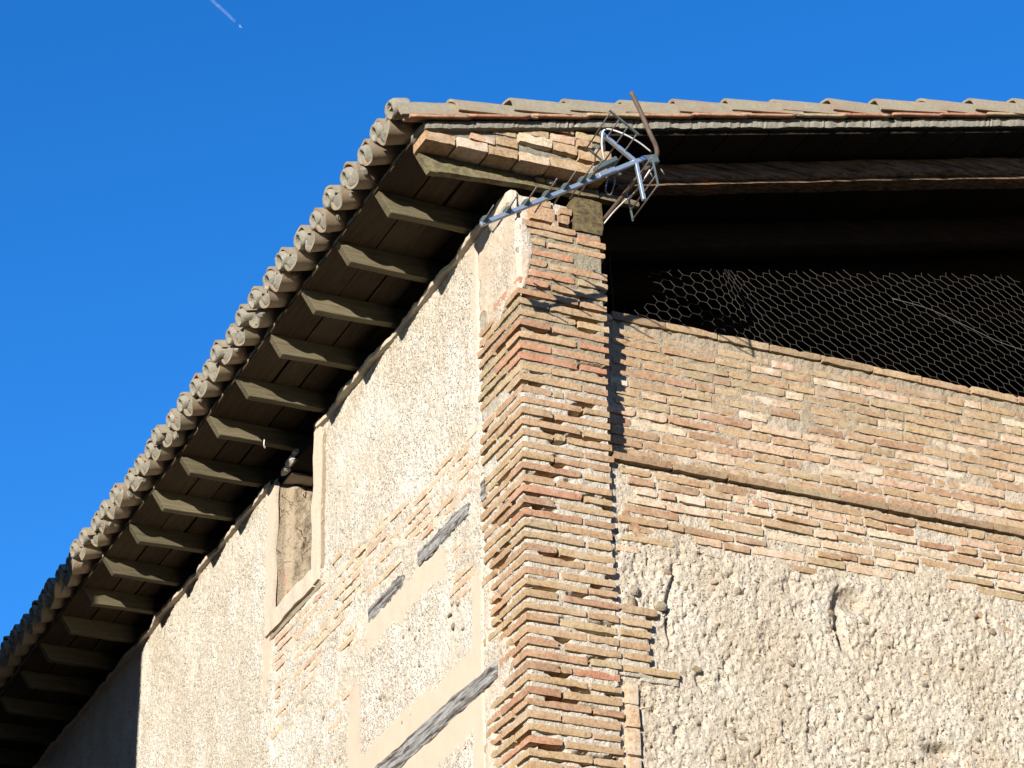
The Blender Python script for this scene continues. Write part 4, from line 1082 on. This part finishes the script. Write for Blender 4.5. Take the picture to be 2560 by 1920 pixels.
# clay lip (verge channel) showing under each cover
for i in range(0, 19):
    xx = -0.64 + i * 0.335 * CP + R.uniform(-0.03, 0.02)
    me = rough_mesh("verge_lip", 0.36, 0.10, 0.016, (8, 3, 1), 0.003, 0.004, 60 + i % 5, 10); me.materials.append(M_BRICKR if i % 4 != 3 else M_BRICK)
    o = bpy.data.objects.new("verge_lip", me); COL.objects.link(o); o.parent = roof
    o.location = (xx + 0.17, -0.115 + R.uniform(-0.006, 0.006), bed(xx + 0.17) + 0.072); o.rotation_euler = (0.25, -radians(14.8) + 0.03, R.uniform(-0.01, 0.01))
# the rest of the tile field: one joined part
parts = []
def tmesh_vf(me, M):
    return [tuple(M @ v.co) for v in me.vertices], [tuple(p.vertices) for p in me.polygons]
lowc = tile_mesh("low", 0.078, 0.064, 0.46, 0.012, 3, True, na=5, nl=1); lowk = tile_mesh("low", 0.078, 0.066, 0.46, 0.012, 4, False, na=5, nl=1)
for i in range(NT_):
    for j in range(1, 19):
        if i == 0: continue
        xx = -0.715 + j * 0.335 * CP; yc_ = -0.060 + TS * i
        Mx = Matrix.Translation((xx, yc_, bed(xx) + 0.112)) @ Matrix.Rotation(-radians(14.8) - 0.04, 4, 'Y'); parts.append(tmesh_vf(lowc, Mx))
        Mx = Matrix.Translation((xx, yc_ + TS / 2, bed(xx) + 0.05)) @ Matrix.Rotation(-radians(14.8) - 0.02, 4, 'Y'); parts.append(tmesh_vf(lowk, Mx))
V, F = join_vf(parts); me = pydata("tile_field", V, F)
at = me.attributes.new('lichen', 'FLOAT', 'POINT'); at.data.foreach_set('value', [1.0] * len(V))
link("tile_field", me, M_TILE, roof, kind="stuff")

# ---- loft: inside seen through the wire
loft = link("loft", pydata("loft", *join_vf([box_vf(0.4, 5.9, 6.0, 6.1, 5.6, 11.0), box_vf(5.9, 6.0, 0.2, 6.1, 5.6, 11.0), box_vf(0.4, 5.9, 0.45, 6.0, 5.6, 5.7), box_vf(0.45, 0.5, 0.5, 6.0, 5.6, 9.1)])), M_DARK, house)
def raking(name, y0, y1, x0, x1, zb0, slope, h, mat, seed, amp=0.008, parent=None):
    def sh(x, y, z):
        return (x, y, z + slope * (x - x0) + 0.004 * math.sin(1.7 * x + seed) + 0.002 * math.sin(9 * x))
    return rough_box(name, x0, x1, y0, y1, zb0, zb0 + h, mat, parent or loft, (70, 4, 5), amp, 0.018, seed, sh, 7)
raking("raking_beam", 0.16, 0.30, 0.42, 6.2, 9.19, 0.264, 0.125, M_BEAM, 3, 0.012)
raking("raking_beam", 0.18, 0.30, 0.42, 6.2, 9.165, 0.264, 0.022, M_BEAM, 4, 0.006)
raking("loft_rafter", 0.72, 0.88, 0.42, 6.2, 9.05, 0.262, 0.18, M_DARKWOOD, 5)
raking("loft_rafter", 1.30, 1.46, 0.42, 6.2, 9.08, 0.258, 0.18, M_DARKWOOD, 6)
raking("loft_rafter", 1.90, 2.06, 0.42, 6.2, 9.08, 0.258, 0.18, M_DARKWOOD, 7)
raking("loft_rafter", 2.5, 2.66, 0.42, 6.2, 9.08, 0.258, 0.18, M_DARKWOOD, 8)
# ---- chicken wire across the loft opening
def wire():
    parts = []; s_ = 0.0450; segs = set()
    def node(i, j, c):
        cx_ = 0.70 + 1.5 * s_ * i; cz_ = 8.33 + math.sqrt(3) * s_ * (j + 0.5 * (i % 2))
        a = c * pi / 3; return (round(cx_ + s_ * cos(a), 4), round(cz_ + s_ * sin(a), 4))
    def warp(x, z):
        h = z - 8.33
        f_ = sstep(1.3, 1.9, np.array([x]))[0]
        nx_ = float(fbm(np.array([x]), np.array([z]), 2.5, 2, 501)[0]); nz_ = float(fbm(np.array([x]), np.array([z]), 2.5, 2, 505)[0])
        n2_ = float(fbm(np.array([x]), np.array([z]), 18, 2, 509)[0])
        x2 = x - 0.42 * h * f_ + 0.10 * h + 0.025 * nx_ + 0.004 * n2_; z2 = z + 0.02 * nz_ + 0.003 * n2_
        ym = 0.21 + 0.42 * max(0, z2 - 8.35) + 0.02 * nx_
        return (x2, ym, z2)
    rs = random.Random(3)
    for i in range(-2, 54):
        for j in range(0, 19):
            for c_ in range(6):
                p, q = node(i, j, c_), node(i, j, c_ + 1)
                segs.add((min(p, q), max(p, q)))
    for p, q in sorted(segs):
        a, b = warp(*p), warp(*q)
        mx, mz = (a[0] + b[0]) / 2, (a[2] + b[2]) / 2
        top = 8.915 + 0.274 * (mx - 0.9)
        if mz > top or mx < 0.62 or mx > 3.7: continue
        if mx < 1.0 and mz > 8.50 + 0.75 * (mx - 0.7) + 0.03 * sin(20 * mx): continue
        if math.hypot((mx - 1.2) * 0.7, mz - 8.52 + 0.35 * (mx - 1.2)) < 0.055: continue
        if mx < 0.73 and rs.random() < 0.5: continue
        parts.append(tube_vf([a, b], 0.00075 if abs(p[1] - q[1]) > 1e-3 else 0.0011, 3))
    V, F = join_vf(parts)
    return pydata("wire_netting", V, F)
net = link("wire_netting", wire(), M_WIRE, loft, kind="stuff")
tube("loose_wire", [(2.48, 0.34, 9.02), (2.70, 0.31, 8.985), (2.95, 0.29, 8.905), (3.15, 0.28, 8.845), (3.45, 0.27, 8.80)], 0.0024, M_WIRE, loft, 5, sub=4)
for k_ in range(5):
    x = 0.56 + 0.035 * k_; tube("hanging_strand", [(x, 0.34, 8.9), (x + 0.004, 0.33, 8.62), (x, 0.32, 8.40)], 0.0012, M_WIRE, loft, 3)

# ------------------------------------------------------------------ television aerial
ant = empty("tv_aerial", (0.5, 0.0, 8.884), label="bent television aerial on a rusty pipe fixed beside the brick pilaster under the eaves", category="aerial")
bpy.context.view_layer.update()
E_ = Vector((-0.401, -0.45, 8.384)); J_ = Vector((0.386, -0.6, 8.85)); bd = (J_ - E_).normalized()
rd = Vector((-0.138, -0.987, -0.085)).normalized(); nn = bd.cross(rd).normalized(); rd = nn.cross(bd).normalized()
def achild(o): return child(o, ant)
achild(tube("mast", [(0.346, -0.66, 9.226), (0.397, -0.65, 9.133), (0.455, -0.64, 9.011), (0.494, -0.62, 8.961), (0.509, -0.60, 8.922), (0.513, -0.55, 8.904), (0.502, -0.42, 8.907), (0.509, -0.22, 8.905), (0.505, 0.02, 8.884)], 0.0125, M_RUST, None, 10, sub=4))
achild(bar("boom", E_ - bd * 0.01, J_ + bd * 0.06, rd, 0.026, 0.024, M_ALU))
def rod(c0, half, r=0.0042, name="director", sag=0.0):
    a = c0 - rd * half; b = c0 + rd * half
    return achild(tube(name, [a, c0 + nn * sag, b], r, M_ROD, None, 6))
for i, s_ in enumerate((0.02, 0.155, 0.265, 0.385, 0.497, 0.60, 0.655)):
    c0 = E_ + bd * s_ - nn * 0.012
    rod(c0, 0.175 + 0.004 * i + R.uniform(-0.01, 0.01), sag=0)
    V, F = tube_vf([c0 - rd * 0.05, c0 - rd * 0.012, c0 + rd * 0.012, c0 + rd * 0.05], [0.007, 0.021, 0.021, 0.007], 6)
    achild(link("clip", pydata("clip", V, F), M_PLASTIC))
# corner reflector: two arms with rods and edge strips
for sgn, tip in ((1, Vector((0.197, -0.586, 8.991))), (-1, Vector((0.428, -0.588, 8.640)))):
    arm = achild(bar("reflector_arm", J_, tip, rd, 0.026, 0.018, M_ALU))
    dr = (tip - J_)
    ends = []
    for k_, t_ in enumerate((0.28, 0.52, 0.76, 1.0)):
        c0 = J_ + dr * t_ - nn * 0.012 * sgn
        half = 0.195
        rod(c0, half, 0.0042, "reflector_rod"); ends.append(c0)
    for s2 in (-1, 1):
        achild(bar("edge_strip", ends[0] + rd * half * s2 - dr.normalized() * 0.01, ends[-1] + rd * half * s2 + dr.normalized() * 0.01, rd, 0.016, 0.006, M_PLASTIC))
# folded dipole in its box, loop hanging
pd = Vector((0.236, -0.56, 8.813))
achild(bar("dipole_box", Vector((0.176, -0.56, 8.775)), Vector((0.292, -0.56, 8.862)), rd, 0.05, 0.026, M_PLASTIC))
achild(tube("dipole_loop", [(0.290, -0.52, 8.838), (0.278, -0.50, 8.799), (0.267, -0.49, 8.731), (0.268, -0.49, 8.708), (0.286, -0.49, 8.693), (0.300, -0.49, 8.715), (0.321, -0.49, 8.792), (0.303, -0.50, 8.81)], 0.0045, M_ROD, None, 6, sub=3))
achild(tube("stub_tube", [(0.285, -0.49, 8.825), (0.338, -0.53, 8.806)], 0.008, M_ROD, None, 8))
achild(bar("boom_bracket", E_ + bd * 0.70 - nn * 0.004, E_ + bd * 0.80 - nn * 0.004, rd, 0.034, 0.026, M_ALU))
achild(bar("mast_clamp", Vector((0.43, -0.59, 8.872)), Vector((0.515, -0.59, 8.905)), (0, 0, 1), 0.05, 0.03, M_PLASTIC))
for a, b in (((0.526, -0.6, 8.844), (0.545, -0.6, 8.815)), ((0.461, -0.6, 8.813), (0.478, -0.6, 8.782))):
    achild(tube("bolt", [a, b], 0.0035, M_ROD, None, 6))
achild(tube("cable", [(0.487, -0.58, 8.947), (0.414, -0.60, 8.970), (0.326, -0.62, 8.984), (0.259, -0.62, 8.995), (0.221, -0.62, 8.993), (0.198, -0.62, 8.975), (0.189, -0.62, 8.932), (0.187, -0.62, 8.884), (0.203, -0.60, 8.852), (0.220, -0.58, 8.833)], 0.0045, M_WHITE, None, 7, sub=4))
achild(tube("cable", [(0.464, -0.60, 8.821), (0.437, -0.58, 8.767), (0.448, -0.50, 8.769), (0.461, -0.40, 8.788), (0.492, -0.25, 8.842), (0.509, -0.10, 8.872), (0.504, 0.02, 8.859)], 0.0045, M_WHITE, None, 7, sub=4))

# ------------------------------------------------------------------ airliner and its vapour trail, very far
C0 = Vector((-4.894, -10.483, 1.6))
def far(d, dist): return C0 + Vector(d) * dist
D_ = 38000.0
p_plane = far((0.2519, 0.7832, 0.5940), D_)
q_trail = far((0.2405, 0.7835, 0.6032), D_)
k = NT("white_paint"); k.color((0.4, 0.45, 0.5)); M_PL = k.m
k = NT("vapour"); k.t.nodes.remove(k.b); tr = k.n("ShaderNodeBsdfTransparent"); df = k.n("ShaderNodeBsdfDiffuse"); df.inputs[0].default_value = (0.9, 0.92, 1, 1)
mx = k.n("ShaderNodeMixShader"); c = k.coord('geo', (0.01, 0.01, 0.01)); k.l(k.ramp(k.noise(c, 1.0, 4), [(0.35, 0.012), (0.65, 0.05)]), mx.inputs[0])
k.l(tr.outputs[0], mx.inputs[1]); k.l(df.outputs[0], mx.inputs[2]); k.l(mx.outputs[0], k.out.inputs[0]); M_VAP = k.m
dirp = (p_plane - q_trail).normalized()
ap = empty("airliner", p_plane, label="tiny white airliner high in the blue sky at the head of its vapour trail", category="aeroplane")
bpy.context.view_layer.update()
side_d = dirp.cross(Vector((0, 0, 1))).normalized()
child(tube("fuselage", [p_plane - dirp * 32, p_plane - dirp * 20, p_plane + dirp * 22, p_plane + dirp * 32], [0.8, 3, 3, 0.5], M_PL, None, 8), ap)
for s2 in (-1, 1):
    child(bar("wing", p_plane, p_plane + side_d * 30 * s2 - dirp * 14, dirp, 7, 1.0, M_PL), ap)
    child(bar("tailplane", p_plane - dirp * 28, p_plane - dirp * 34 + side_d * 10 * s2, dirp, 3.5, 0.5, M_PL), ap)
child(bar("tail_fin", p_plane - dirp * 27, p_plane - dirp * 34 + Vector((0, 0, 10)), dirp, 4, 0.5, M_PL), ap)
parts = []
for s2 in (-1, 1):
    a = p_plane - dirp * 110 + side_d * 17 * s2
    pts = [a - dirp * 60 * i for i in range(16)]; rr_ = [11 + 1.0 * i for i in range(16)]
    parts.append(tube_vf(pts, rr_, 8))
V, F = join_vf(parts)
link("vapour_trail", pydata("vapour_trail", V, F, True), M_VAP, kind="stuff", label="faint white vapour trail behind the airliner in the upper left sky", category="vapour trail")
